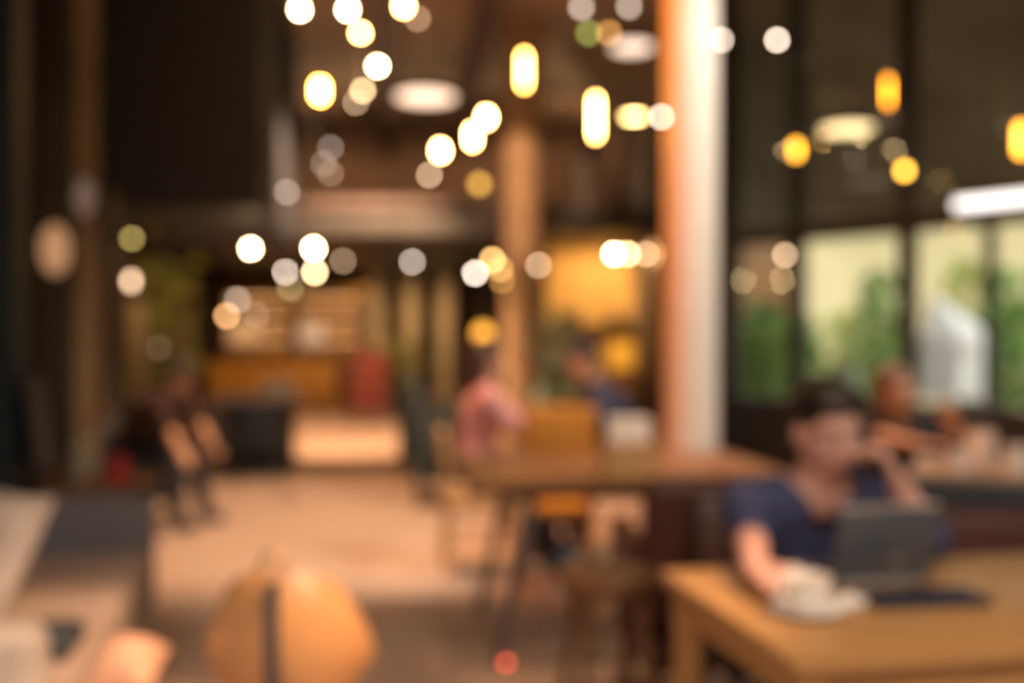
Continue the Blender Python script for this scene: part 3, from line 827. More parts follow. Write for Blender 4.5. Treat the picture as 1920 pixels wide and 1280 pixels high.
def person(label, skin, hips, face, chest, neck, head, head_dir, arms, legs, top, top_m, leg_m, hair_m, hair='short', sleeve=0.9, vox=0.011, shoe_m=None, vneck=False, hair_len=0.0, sh_w=0.165, hands=True):
    """hips/chest/neck/head: world points; face: body forward; arms: [(elbow, wrist, palm_dir, palm_n, curl)] for the body's right then left; legs: [(knee, ankle, toe)]"""
    hips, chest, neck, head = (Vector(v) for v in (hips, chest, neck, head))
    f = Vector(face); f.z = 0; f.normalize()
    lat = f.cross(Vector((0, 0, 1)))                 # the body's right
    o = thing('person', label, 'person', (hips.x, hips.y, 0))
    hd = Vector(head_dir).normalized()
    hup = (neck - hips).normalized() * 0.25 + Vector((0, 0, 1))
    hup = (hup - hd * hup.dot(hd)).normalized()
    hr = hd.cross(hup)
    H = Matrix((hr, hd, hup)).transposed()

    def torso(mb, e):
        waist = hips.lerp(chest, 0.45)
        for s in (-1, 1):
            mb.cap(hips + lat * s * 0.07, 0.105 + e, waist + lat * s * 0.055, 0.095 + e)
            mb.cap(waist + lat * s * 0.055, 0.095 + e, chest + lat * s * 0.075, 0.102 + e)
            mb.cap(chest + lat * s * 0.075, 0.102 + e, neck - Vector((0, 0, 0.075)) + lat * s * sh_w * 0.55, 0.068 + e)
            mb.cap(neck - Vector((0, 0, 0.045)), 0.058 + e * 0.8, neck - Vector((0, 0, 0.075)) + lat * s * sh_w, 0.058 + e)
    shoulders = [neck - Vector((0, 0, 0.085)) + lat * sh_w * s for s in (1, -1)]
    hipj = [hips + lat * 0.09 * s - Vector((0, 0, 0.02)) for s in (1, -1)]

    body = MB()
    torso(body, 0)
    body.cap(neck - Vector((0, 0, 0.05)), 0.062, neck.lerp(head, 0.55), 0.053)
    # head
    body.ball(head + H @ Vector((0, -0.008, 0.028)), (0.074, 0.094, 0.090), H)
    body.ball(head + H @ Vector((0, 0.018, -0.035)), (0.062, 0.070, 0.078), H)
    body.ball(head + H @ Vector((0, 0.050, -0.082)), (0.032, 0.032, 0.026), H)
    body.cap(head + H @ Vector((0, 0.086, 0.006)), 0.010, head + H @ Vector((0, 0.103, -0.030)), 0.0145, 10)
    body.ball(head + H @ Vector((0, 0.078, 0.026)), (0.050, 0.016, 0.012), H)
    body.ball(head + H @ Vector((0, 0.083, -0.062)), (0.024, 0.012, 0.011), H)
    for s in (-1, 1):
        body.ball(head + H @ Vector((s * 0.076, -0.008, -0.010)), (0.012, 0.020, 0.032), H)
        body.ball(head + H @ Vector((s * 0.034, 0.060, -0.030)), (0.026, 0.020, 0.026), H)
    for s, sh, arm in zip((1, -1), shoulders, arms):
        el, wr, pd, pn, cu = arm
        el, wr = Vector(el), Vector(wr)
        body.cap(sh, 0.054, el, 0.041)
        mid = el.lerp(wr, 0.3)
        body.cap(el, 0.041, mid, 0.041); body.cap(mid, 0.041, wr, 0.027)
        if hands:
            hand(body, wr, pd, pn, s, cu)
        else:
            body.cap(wr, 0.028, wr + Vector(pd).normalized() * 0.09, 0.03)
    for s, hj, leg in zip((1, -1), hipj, legs):
        kn, an, toe = (Vector(v) for v in leg)
        body.cap(hj, 0.088, kn, 0.058)
        mid = kn.lerp(an, 0.3)
        body.cap(kn, 0.056, mid, 0.056); body.cap(mid, 0.056, an, 0.038)
        body.cap(an - Vector((0, 0, 0.03)), 0.034, toe, 0.026)
    part(o, 'body', remeshed(body, vox, 4, 'body'), skin, True)
    # shirt
    sm = MB(); torso(sm, 0.014)
    for sh, arm in zip(shoulders, arms):
        el, wr = Vector(arm[0]), Vector(arm[1])
        if sleeve <= 1.0:
            sm.cap(sh, 0.068, sh.lerp(el, sleeve), 0.060)
        else:
            sm.cap(sh, 0.068, el, 0.055)
            sm.cap(el, 0.055, el.lerp(wr, sleeve - 1.0), 0.040)
    me = remeshed(sm, max(vox, 0.010), 4, 'shirt')
    up = (neck - chest).normalized()
    nb = neck - Vector((0, 0, 0.02))
    def open_neck(co):
        r = co - nb
        if r.length < 0.072 + (0.02 if r.z > 0 else 0): return True
        if vneck and r.dot(f) > 0.0:
            dep = -r.z
            return -0.1 < dep < 0.12 and abs(r.dot(lat)) < 0.056 * (1 - max(0, dep) / 0.12)
        return False
    cut(me, open_neck)
    part(o, 'shirt', me, top_m, True, label=top)
    # trousers and shoes
    tm = MB()
    for s in (-1, 1):
        tm.cap(hips + lat * s * 0.07, 0.112, hips.lerp(chest, 0.18) + lat * s * 0.06, 0.106)
    for hj, leg in zip(hipj, legs):
        kn, an, toe = (Vector(v) for v in leg)
        tm.cap(hj, 0.104, kn, 0.074); tm.cap(kn, 0.074, an + Vector((0, 0, 0.04)), 0.058)
    part(o, 'trousers', remeshed(tm, max(vox, 0.012), 3, 'trousers'), leg_m, True)
    for leg in legs:
        an, toe = Vector(leg[1]), Vector(leg[2])
        sh_ = MB()
        sh_.cap(an - Vector((0, 0, 0.035)), 0.043, toe, 0.036)
        part(o, 'shoe', remeshed(sh_, 0.010, 2, 'shoe'), shoe_m or M_black, True)
    # hair
    hm = MB()
    hm.ball(head + H @ Vector((0, -0.022, 0.048)), (0.084, 0.100, 0.088), H)
    if hair == 'long':
        hm.cap(head + H @ Vector((0, -0.07, 0.02)), 0.07, head + H @ Vector((0, -0.085, -0.12 - hair_len)), 0.062)
        for s in (-1, 1):
            hm.cap(head + H @ Vector((s * 0.062, -0.03, 0.03)), 0.034, head + H @ Vector((s * 0.075, -0.02, -0.13 - hair_len * 0.8)), 0.026)
    else:
        hm.ball(head + H @ Vector((0, -0.050, 0.012)), (0.080, 0.064, 0.075), H)
        for k in range(9):
            a = -0.9 + 1.8 * k / 8
            hm.cap(head + H @ Vector((0.05 * math.sin(a), 0.045 * math.cos(a), 0.105)), 0.022, head + H @ Vector((0.072 * math.sin(a), 0.080 * math.cos(a), 0.086)), 0.014, 8)
    hme = remeshed(hm, max(0.008, vox * 0.8), 1, 'hair')
    Hi = H.transposed()
    if hair != 'bald':
        cut(hme, lambda co: (lambda q: q.y > 0.055 and q.z < 0.050)(Hi @ (co - head)))
    part(o, 'hair', hme, hair_m, True)
    # eyes, brows, mouth
    for s in (-1, 1):
        ey = part(o, 'eye', MB().ball(head + H @ Vector((s * 0.031, 0.0765, 0.004)), (0.012, 0.009, 0.0065), H, 12, 8), M_white, True)
        part(ey, 'iris', MB().ball(head + H @ Vector((s * 0.031, 0.083, 0.003)), (0.0055, 0.0035, 0.0052), H, 10, 6), M_black, True)
        part(o, 'eyebrow', MB().ball(head + H @ Vector((s * 0.034, 0.089, 0.027)), (0.019, 0.006, 0.005), H, 10, 6), hair_m, True)
    part(o, 'mouth', MB().ball(head + H @ Vector((0, 0.0935, -0.062)), (0.020, 0.005, 0.0065), H, 12, 6), mat('lips', (0.36, 0.12, 0.10), rough=0.5), True)
    return o

M_skin = mat('warm_skin', (0.62, 0.35, 0.28), rough=0.5, var=0.06)
M_skin2 = mat('tan_skin', (0.50, 0.27, 0.16), rough=0.5, var=0.06)
M_hair = mat('black_hair', (0.010, 0.008, 0.007), rough=0.5)
M_navy = mat('navy_cotton', (0.042, 0.050, 0.115), rough=0.9, var=0.12)
M_dark = mat('charcoal_cotton', (0.016, 0.015, 0.016), rough=0.9)
M_pinkcloth = mat('pink_cotton', (0.56, 0.27, 0.26), rough=0.9, var=0.15, scale=9)
M_darkmaroon = mat('dark_maroon_cotton', (0.040, 0.017, 0.015), rough=0.9)
M_trouser = mat('dark_trousers', (0.018, 0.018, 0.022), rough=0.9)

# ------------------------------------------------------------------ man's table
TA = R(11.0)                                         # turn of the oak table
TF = Vector((0.480, 1.69, 0))                        # near left corner of its top
TX = Vector((math.cos(TA), math.sin(TA), 0)); TY = Vector((-math.sin(TA), math.cos(TA), 0))
def tpt(u, v, z=0.75):
    p = TF + TX * u + TY * v
    return Vector((p.x, p.y, z))
TLEN, TWID = 1.25, 0.68
ROTT = Matrix.Rotation(TA, 3, 'Z')
o = thing('oak_table', 'honey oak table with square legs under the open laptop', 'table', tpt(TLEN / 2, TWID / 2, 0), TA)
part(o, 'tabletop', MB().box((0, 0, 0.733), (TLEN, TWID, 0.034), bevel=0.008), M_oak)
for sx in (-1, 1):
    for sy in (-1, 1):
        part(o, 'leg', MB().box((sx * (TLEN / 2 - 0.05), sy * (TWID / 2 - 0.05), 0.358), (0.055, 0.055, 0.716), bevel=0.008), M_oak)
    part(o, 'apron', MB().box((sx * (TLEN / 2 - 0.05), 0, 0.68), (0.022, TWID - 0.155, 0.07)), M_oak)
for sy in (-1, 1):
    part(o, 'apron', MB().box((0, sy * (TWID / 2 - 0.05), 0.68), (TLEN - 0.155, 0.022, 0.07)), M_oak)

# things on it ------------------------------------------------------
def on_table(px, py, z=0.75):
    """where the line of sight through a pixel meets the height z"""
    d = (CAMZ - z) * FPX / (py - 640)
    return Vector(((px - 960) / FPX * d, d, z))
p = on_table(1514, 1152)
o = thing('coffee_cup', 'white coffee cup on a saucer beside the laptop', 'cup', p, R(200))
part(o, 'bowl', MB().lathe([(0.0, 0.014), (0.026, 0.014), (0.030, 0.020), (0.042, 0.040), (0.046, 0.078), (0.043, 0.078), (0.039, 0.042), (0.026, 0.024), (0.0, 0.023)], seg=32), M_white)
part(o, 'saucer', MB().lathe([(0.0, 0.0), (0.040, 0.0), (0.045, 0.004), (0.072, 0.014), (0.073, 0.017), (0.044, 0.010), (0.0, 0.011)], seg=32), M_white)
part(o, 'handle', MB().tube([(0.042 + 0.024 * math.sin(t), 0, 0.047 + 0.021 * math.cos(t)) for t in [PI * k / 10 for k in range(11)]], 0.0045), M_white)
part(o, 'coffee', MB().lathe([(0, 0.062), (0.0425, 0.062), (0.0425, 0.063), (0, 0.063)], seg=28), mat('milky_coffee', (0.55, 0.38, 0.24), rough=0.2))
def crumple(name, label, cat, loc, s, m, seed, lift=0.0):
    rnd = random.Random(seed)
    b = MB(); bmesh.ops.create_icosphere(b.bm, subdivisions=3, radius=1)
    for v in b.bm.verts:
        k = 1 + rnd.uniform(-0.22, 0.22)
        v.co = Vector((v.co.x * s[0] * k, v.co.y * s[1] * k, max(-s[2] * 0.8, v.co.z * s[2] * k) + s[2] * 0.8 + lift))
    o = single(name, b, m, label, cat); o.location = loc
    return o
crumple('paper_napkin', 'small crumpled white napkin between cup and laptop', 'napkin', on_table(1590, 1138), (0.035, 0.03, 0.014), M_paper, 3)
crumple('paper_napkin', 'larger crumpled white tissue heaped behind the cup', 'napkin', on_table(1478, 1094), (0.045, 0.030, 0.022), M_paper, 4)
# laptop: lid towards the viewer, keyboard towards the man
lp = on_table(1650, 1098)
LZ = R(14)
o = thing('laptop', 'open silver-grey laptop with its lid to the viewer on the oak table', 'laptop', lp, LZ)
LW, LD = 0.245, 0.17
part(o, 'base', MB().box((0, LD / 2 + 0.006, 0.009), (LW, LD, 0.014), bevel=0.004), M_silver)
lid_rot = Matrix.Rotation(R(14), 3, 'X')
lid = part(o, 'lid', MB().box(lid_rot @ Vector((0, 0, 0.088)) + Vector((0, 0, 0.012)), (LW, 0.007, 0.172), lid_rot, bevel=0.003), mat('graphite_shell', (0.10, 0.118, 0.14), rough=0.4, metal=0.3, var=0.03))
part(lid, 'edge_trim', MB().box(lid_rot @ Vector((0, 0, 0.1755)) + Vector((0, 0, 0.012)), (LW - 0.004, 0.008, 0.006), lid_rot), mat('bright_trim', (0.62, 0.62, 0.62), rough=0.3, metal=0.5))
part(lid, 'screen', MB().box(lid_rot @ Vector((0, 0.0042, 0.088)) + Vector((0, 0, 0.012)), (LW - 0.02, 0.0012, 0.148), lid_rot), M_screen)
part(lid, 'reflection_disc', MB().cyl(lid_rot @ Vector((0.03, -0.0034, 0.05)) + Vector((0, 0, 0.012)), lid_rot @ Vector((0.03, -0.0046, 0.05)) + Vector((0, 0, 0.012)), 0.014, seg=20), M_silver)  # silver disc stands in for a reflection on the lid
kb = MB()
for r_ in range(5):
    for c_ in range(12):
        kb.box((-0.105 + c_ * 0.0191, 0.045 + r_ * 0.0170, 0.0168), (0.0155, 0.0142, 0.0022))
k_ = part(o, 'keyboard', kb, M_screen); k_['kind'] = 'stuff'
part(o, 'hinge', MB().cyl((-LW / 2 + 0.02, 0, 0.010), (LW / 2 - 0.02, 0, 0.010), 0.006, seg=10), M_silver)
fp = on_table(1730, 1128)
o = thing('notebook_sleeve', 'dark navy flat folder lying before the laptop', 'folder', fp, R(8))
part(o, 'cover', MB().box((0, 0, 0.009), (0.25, 0.105, 0.016), bevel=0.006), M_navyplastic)
part(o, 'pages', MB().box((0.002, 0.001, 0.009), (0.251, 0.096, 0.010)), mat('dark_blue_pages', (0.05, 0.055, 0.085)))
part(o, 'flap', MB().box((0.02, 0, 0.019), (0.06, 0.100, 0.004), bevel=0.001), M_navyplastic)

# ------------------------------------------------------------------ the man
fwd = Vector((0.05, -1, 0)).normalized()
nk = P(1532, 893, 2.55)
hd_ = P(1553, 808, 2.50)
hip = Vector((0.80, 2.93, 0.545))
chest = Vector((nk.x + 0.01, 2.66, nk.z - 0.20))
elR = P(1408, 1010, 2.50)
wrR = on_table(1412, 1078, 0.80)
wrR.y = 2.14; wrR = Vector(((1412 - 960) / FPX * 2.18, 2.18, 0.800))
elL = tpt(0.66, 0.61, 0.812)
wrL = P(1686, 908, 2.40)
person('person in a navy v-neck shirt resting chin on one hand at the oak table', M_skin, hip, fwd, chest, nk, hd_, Vector((0.14, -1, -0.24)),
       [(elR, wrR, (0.22, -0.95, -0.05), (0.15, 0.0, -1), 0.13), (elL, wrL, (-0.42, 0.06, 0.9), (-0.85, 0.3, -0.3), 0.95)],
       [((0.70, 2.55, 0.52), (0.72, 2.60, 0.10), (0.70, 2.45, 0.036)), ((0.98, 2.55, 0.52), (0.98, 2.62, 0.10), (0.99, 2.47, 0.036))],
       'navy v-neck shirt with elbow-length sleeves', M_navy, M_trouser, M_hair, sleeve=1.18, vox=0.0065, vneck=True, sh_w=0.182)
plain_chair('cafe_chair', 'dark wooden chair under the person with the laptop', 'chair', (0.80, 2.96, 0), PI, wood('dark_stained_wood', (0.045, 0.018, 0.012), (0.075, 0.03, 0.02)), MATS['dark_stained_wood'], 0.395, 0.80)

# chair back at the right picture edge and chairs round the oak table
def arm_chair(label, loc, rz, m, w=0.56, d=0.54, seat=0.43, back=0.85, arm=0.64, name='leather_armchair'):
    o = thing(name, label, 'armchair', loc, rz)
    part(o, 'seat_cushion', MB().box((0, 0.02, seat - 0.06), (w - 0.12, d - 0.06, 0.12), bevel=0.04, seg=3), m)
    part(o, 'base', MB().box((0, 0, seat - 0.17), (w - 0.04, d, 0.12), bevel=0.02), m)
    part(o, 'backrest', MB().box((0, -d / 2 + 0.03, (seat + back) / 2 - 0.05), (w - 0.02, 0.10, back - seat + 0.1), Matrix.Rotation(R(5), 3, 'X'), bevel=0.045, seg=3), m)
    for s in (-1, 1):
        part(o, 'armrest', MB().box((s * (w / 2 - 0.03), 0.03, (seat + arm) / 2 - 0.05), (0.07, d - 0.08, arm - seat + 0.1), bevel=0.03, seg=3), m)
        for t in (-1, 1):
            part(o, 'leg', MB().cyl((s * (w / 2 - 0.06), t * (d / 2 - 0.05), seat - 0.22), (s * (w / 2 - 0.04), t * (d / 2 - 0.03), 0), 0.02, 0.014, 12), M_walnut)
    return o
arm_chair('maroon leather armchair seen from behind, next to the person with the laptop', (0.64, 3.52, 0), R(5), M_maroon, w=0.50)
arm_chair('blackish maroon armchair cut off by the picture edge', (1.60, 2.92, 0), R(178), M_maroon, back=0.76)

# ------------------------------------------------------------------ big brown table with metal legs
o = thing('wide_table', 'wide brown wooden table on slanted metal legs behind the maroon armchair', 'table', (0.44, 4.42, 0), TH)
part(o, 'tabletop', MB().box((0, 0, 0.725), (1.35, 0.98, 0.05), bevel=0.012), M_walnut)
for sx in (-1, 1):
    for sy in (-1, 1):
        part(o, 'leg', MB().cyl((sx * 0.40, sy * 0.36, 0.70), (sx * 0.55, sy * 0.42, 0), 0.028, 0.022, 12), M_greymetal)
part(o, 'apron', MB().box((0, 0, 0.68), (1.0, 0.78, 0.05)), M_steel)
# caddy with napkins
cp = on_table(1178, 893)
o = thing('napkin_caddy', 'tan wooden caddy holding pale napkins on the wide table', 'caddy', cp, R(4))
cb = MB()
for c, s in (((0, -0.07, 0.07), (0.2, 0.012, 0.14)), ((0, 0.07, 0.07), (0.2, 0.012, 0.14)), ((-0.094, 0, 0.07), (0.012, 0.13, 0.14)), ((0.094, 0, 0.07), (0.012, 0.13, 0.14)), ((0, 0, 0.006), (0.19, 0.13, 0.012))):
    cb.box(c, s)
part(o, 'box', cb, M_tanwood)
for k in range(4):
    part(o, 'napkin', MB().box((0, -0.045 + 0.03 * k, 0.13), (0.16, 0.016, 0.21), Matrix.Rotation(R(-4 + 2 * k), 3, 'X'), bevel=0.006), M_paper)
# orange chair facing away across the table; tan chair at the left end
pc = P(1048, 640, 5.05)
plain_chair('wooden_chair', 'orange wooden chair with a broad panel back beyond the wide table', 'chair', (pc.x, 5.17, 0), R(0), M_orange, M_orange, 0.45, 0.97, w=0.36, back_gap=0.08)
pc = P(945, 640, 5.15)
plain_chair('wooden_chair', 'tan wooden chair under the person in pink', 'chair', (-0.18, 5.62, 0), R(-84), M_tanwood, M_tanwood, 0.43, 0.80)
# stool in front of the wide table
def stool(label, loc, rz, m, h=0.50, r=0.16):
    o = thing('wooden_stool', label, 'stool', loc, rz)
    part(o, 'seat', MB().lathe([(0, h - 0.045), (r * 0.95, h - 0.045), (r, h - 0.025), (r, h - 0.008), (r * 0.95, h), (0, h)], seg=28), m)
    for k in range(4):
        a = PI / 4 + k * PI / 2
        part(o, 'leg', MB().cyl((math.cos(a) * r * 0.65, math.sin(a) * r * 0.65, h - 0.04), (math.cos(a) * r * 1.15, math.sin(a) * r * 1.15, 0), 0.018, 0.014, 12), m)
        a2 = a + PI / 2
        part(o, 'rung', MB().cyl((math.cos(a) * r * 0.95, math.sin(a) * r * 0.95, h * 0.35), (math.cos(a2) * r * 0.95, math.sin(a2) * r * 0.95, h * 0.35), 0.009, seg=8), m)
    return o
pc = P(1138, 640, 3.0)
stool('brown wooden stool drawn up to the wide table', (pc.x, pc.y, 0), 0.2, wood('reddish_wood', (0.11, 0.048, 0.018), (0.17, 0.075, 0.03)), h=0.60)
# red marker light by the table leg
pr = on_table(948, 1238, 0.03)
o = thing('floor_marker', 'small red marker light on the floor by the metal table leg', 'marker light', (pr.x, pr.y, 0))
part(o, 'base', MB().lathe([(0, 0), (0.032, 0), (0.030, 0.012), (0.015, 0.016)]), M_steel)
part(o, 'lens', MB().ball((0, 0, 0.02), (0.016, 0.016, 0.012)), emit((1.0, 0.13, 0.07), 6))

# ------------------------------------------------------------------ pair talking beyond the wide table
o = thing('small_table', 'brown table between the person in pink and the person in navy', 'table', (0.19, 6.0, 0), TH)
part(o, 'tabletop', MB().box((0, 0, 0.735), (0.44, 0.62, 0.03), bevel=0.008), M_walnut)
part(o, 'pedestal', MB().lathe([(0.13, 0), (0.13, 0.015), (0.04, 0.04), (0.03, 0.1), (0.03, 0.70), (0.10, 0.72)], (-0.08, 0, 0)), M_steel)
nk = P(912, 724, 5.6); hd_ = P(908, 676, 5.6)
f1 = Vector((1, 0.1, 0))
person('person in a pink shirt leaning on the table towards the person in navy', M_skin2, (-0.20, 5.62, 0.58), f1, (-0.17, 5.62, 0.90), (nk.x, nk.y, 1.05), (hd_.x + 0.02, hd_.y, 1.18), Vector((1, 0.1, -0.25)),
       [((-0.02, 5.46, 0.84), (0.04, 5.72, 0.83), (1, 0.2, 0), (0, 0, -1), 0.15), ((0.0, 5.86, 0.84), (0.06, 5.96, 0.83), (1, -0.1, 0), (0, 0, -1), 0.15)],
       [((0.22, 5.52, 0.52), (0.20, 5.50, 0.10), (0.34, 5.52, 0.036)), ((0.22, 5.72, 0.52), (0.18, 5.74, 0.10), (0.32, 5.75, 0.036))],
       'pink shirt with long sleeves', M_pinkcloth, M_trouser, mat('brown_hair', (0.04, 0.02, 0.012), rough=0.5), hair='long', hair_len=0.02, sleeve=1.75)
o = plain_chair('cafe_chair', 'dark chair under the person in navy beyond the orange chair', 'chair', (0.66, 6.08, 0), R(90), M_walnut, M_walnut, 0.43, 0.80, w=0.38)
person('person in dark navy with dark hair facing the person in pink', M_skin2, (0.66, 6.08, 0.58), (-1, -0.15, 0), (0.60, 6.06, 0.88), (0.50, 6.02, 1.06), (0.425, 5.98, 1.175), Vector((-1, -0.35, -0.35)),
       [((0.50, 6.28, 0.85), (0.41, 6.14, 0.835), (-1, -0.1, 0), (0, 0, -1), 0.15), ((0.50, 5.74, 0.85), (0.42, 5.82, 0.835), (-1, 0.1, 0), (0, 0, -1), 0.15)],
       [((0.36, 6.18, 0.535), (0.37, 6.18, 0.10), (0.29, 6.17, 0.036)), ((0.36, 5.98, 0.54), (0.37, 5.98, 0.10), (0.29, 5.97, 0.036))],
       'dark navy shirt', mat('deep_navy_cotton', (0.030, 0.034, 0.065), rough=0.9), M_trouser, M_hair, sleeve=1.2)
# glass bottle and small items on their table
def bottle(label, loc, m, h=0.26, r=0.035, group=None, name='glass_bottle', cap_m=None):
    o = thing(name, label, 'bottle', loc, 0, group)
    part(o, 'body', MB().lathe([(0, 0), (r * 0.95, 0), (r, 0.008), (r, h * 0.58), (r * 0.85, h * 0.66), (r * 0.38, h * 0.78), (r * 0.36, h * 0.93), (r * 0.42, h * 0.94), (r * 0.42, h * 0.965), (0, h * 0.965)], seg=18), m)
    part(o, 'cap', MB().lathe([(0, h * 0.955), (r * 0.45, h * 0.955), (r * 0.45, h), (0, h)], seg=14), cap_m or M_brass)
    return o
bottle('pale green glass bottle on the table of the talking pair', (0.17, 6.25, 0.752), M_glassgreen, 0.30, 0.04)
# leafy green plant behind the pair
pp = P(1048, 640, 9.2)
o = thing('potted_plant', 'grey-green potted plant standing in front of the tan column', 'plant', (pp.x, pp.y, 0))
part(o, 'pot', MB().lathe([(0.16, 0), (0.22, 0.55), (0.24, 0.58), (0.20, 0.58), (0.18, 0.5), (0, 0.5)]), mat('pale_pot', (0.38, 0.36, 0.30)))
fm = MB(); rnd = random.Random(21)
for k in range(130):
    t = rnd.random(); a = rnd.uniform(0, 2 * PI); rr = math.sqrt(rnd.random()) * 0.22
    c = Vector((math.cos(a) * rr, math.sin(a) * rr, 0.75 + 0.85 * t)); L = rnd.uniform(0.06, 0.12)
    q_ = Quaternion((rnd.gauss(0, 1), rnd.gauss(0, 1), rnd.gauss(0, 1), rnd.gauss(0, 1))).normalized()
    fm.bm.faces.new([fm.bm.verts.new(c + q_ @ Vector(v)) for v in ((-L, 0, 0), (0, -L * 0.4, 0.01), (L, 0, 0), (0, L * 0.4, 0.01))])
part(o, 'foliage', fm, mat('sage_leaf', (0.30, 0.38, 0.22), rough=0.5))
sm_ = MB()
for k in range(6):
    a = k * PI / 3
    sm_.tube([(0, 0, 0.5), (math.cos(a) * 0.08, math.sin(a) * 0.08, 0.9), (math.cos(a) * 0.16, math.sin(a) * 0.16, 1.4)], [0.014, 0.01, 0.005], 6)
part(o, 'stem', sm_, MATS['plant_stem'])
# yellow poster and framed things on the ochre partition
p = P(1172, 655, 14.88)
o = thing('yellow_poster', 'bright yellow poster on the ochre partition left of the cream column', 'poster', (p.x, 14.93, p.z))
part(o, 'sheet', MB().box((0, -0.012, 0), (0.46, 0.012, 0.62)), M_yellow)
part(o, 'frame', MB().box((0, 0.0, 0), (0.52, 0.02, 0.68)), M_steel)
p = P(1110, 640, 14.9)
o = thing('side_cabinet', 'dark wooden cabinet below the yellow poster', 'cabinet', (1.20, 14.68, 0))
part(o, 'body', MB().box((0, 0, 0.46), (1.2, 0.44, 0.86), bevel=0.01), M_walnut)
for s in (-1, 0, 1):
    dd = part(o, 'door', MB().box((s * 0.39, -0.23, 0.46), (0.37, 0.02, 0.76), bevel=0.005), M_walnut)
    part(dd, 'handle', MB().cyl((s * 0.39 + 0.13, -0.255, 0.40), (s * 0.39 + 0.13, -0.255, 0.52), 0.008), M_brass)
part(o, 'plinth', MB().box((0, 0.02, 0.02), (1.16, 0.36, 0.04)), M_black)
o = thing('wall_shelf', 'dark wall shelf above the yellow poster on the ochre partition', 'shelf', (1.22, 14.80, 1.52))
part(o, 'board', MB().box((0, 0, 0), (1.2, 0.26, 0.05)), M_steel)
for s_ in (-0.45, 0.45):
    part(o, 'bracket', MB().box((s_, 0.06, -0.08), (0.04, 0.14, 0.12)), M_steel)
for k, (dx, h) in enumerate(((-0.42, 0.22), (-0.25, 0.30), (0.30, 0.26), (0.46, 0.20))):
    bottle('dark bottle, %s from the left on the wall shelf above the yellow poster' % ['leftmost', 'second', 'third', 'last'][k], (1.22 + dx, 14.79, 1.548), mat('brown_bottle', (0.08, 0.04, 0.015), rough=0.2), h, 0.05, 'bottles on the wall shelf')
# two wall washers added under the mezzanine to light the partition
for px, lab in ((1105, 'left of the yellow poster'), (1215, 'beside the cream column')):
    p = P(px, 470, 13.5)
    o = thing('added_downlight', 'small brass downlight added under the mezzanine ' + lab, 'downlight', (p.x, 13.5, 2.70), 0, 'added downlights')
    part(o, 'can', MB().lathe([(0.05, -0.10), (0.055, -0.10), (0.055, 0.0), (0.0, 0.0)], seg=20), M_brass)
    ld = bpy.data.lights.new('down_light', 'SPOT'); ld.energy = 470; ld.color = (1.0, 0.70, 0.34); ld.spot_size = R(120); ld.spot_blend = 0.7; ld.shadow_soft_size = 0.03
    lo_ = bpy.data.objects.new('down_light', ld); COL.objects.link(lo_); lo_.parent = o; lo_.location = (0, 0, -0.09); lo_.rotation_euler = (R(45), 0, 0)

# ------------------------------------------------------------------ second table by the windows
wt = on_table(1850, 872)
o = thing('window_table', 'pale-topped table with cups by the windows', 'table', (2.32, 4.22, 0), R(-25))
part(o, 'tabletop', MB().box((0, 0, 0.735), (1.15, 0.72, 0.03), bevel=0.008), mat('pale_grey_tan_laminate', (0.40, 0.33, 0.25), rough=0.5))
part(o, 'pedestal', MB().lathe([(0.20, 0), (0.20, 0.015), (0.04, 0.04), (0.035, 0.1), (0.035, 0.70), (0.12, 0.72)], (0.1, -0.1, 0)), M_steel)
def mug(label, loc, m, s=1.0, group='mugs on the window table'):
    o = thing('mug', label, 'mug', loc, random.Random(label).uniform(0, 6), group)
    part(o, 'bowl', MB().lathe([(0.0, 0.0), (0.036 * s, 0.0), (0.041 * s, 0.006), (0.042 * s, 0.095 * s), (0.039 * s, 0.095 * s), (0.037 * s, 0.010), (0.0, 0.009)], seg=26), m)
    part(o, 'handle', MB().tube([(0.04 * s + 0.026 * s * math.sin(t), 0, 0.05 * s + 0.03 * s * math.cos(t)) for t in [PI * k / 10 for k in range(11)]], 0.006 * s), m)
    return o
for px, py, s, lab, m in ((1838, 868, 1.5, 'large cream jug-like mug in the middle of the window table', M_paper), (1800, 884, 1.0, 'small white mug beside the large cream one', M_white), (1908, 888, 1.2, 'grey-white mug at the near edge of the window table', M_white)):
    q_ = on_table(px, py)
    mug(lab, q_, m, s)
# dark bench between man and window table
bb = Vector((1.86, 3.45, 0))
o = thing('black_bench', 'black high-backed bench behind the laptop', 'bench', (bb.x, bb.y, 0), R(-22))
part(o, 'backrest', MB().box((0, -0.02, 0.56), (1.3, 0.09, 0.46), Matrix.Rotation(R(5), 3, 'X'), bevel=0.03, seg=3), M_black)
part(o, 'seat', MB().box((0, 0.22, 0.39), (1.3, 0.42, 0.10), bevel=0.03, seg=3), M_black)
for s in (-1, 1):
    part(o, 'side_panel', MB().box((s * 0.62, 0.20, 0.19), (0.05, 0.42, 0.38)), M_black)
# person behind the man
f3 = Vector((0.35, -1, 0))
hp = P(1682, 735, 4.75)
person('person in black resting on the window table behind the person with the laptop', M_skin2, (1.98, 5.20, 0.56), f3, (1.94, 5.05, 0.82), (hp.x + 0.02, 4.85, hp.z - 0.135), hp, Vector((0.25, -1, -0.15)),
       [((1.72, 4.80, 0.84), (1.86, 4.58, 0.82), (0.5, -0.8, 0.05), (0, 0, -1), 0.15), ((2.12, 4.82, 0.83), (2.02, 4.55, 0.90), (-0.2, -0.2, 0.9), (-0.4, -0.4, 0), 0.6)],
       [((1.92, 4.80, 0.52), (1.92, 4.84, 0.10), (1.95, 4.70, 0.036)), ((2.10, 4.82, 0.52), (2.12, 4.86, 0.10), (2.16, 4.72, 0.036))],
       'black shirt', M_dark, M_trouser, mat('brown_long_hair', (0.12, 0.065, 0.035), rough=0.5), hair='long', hair_len=0.05, sleeve=0.8)
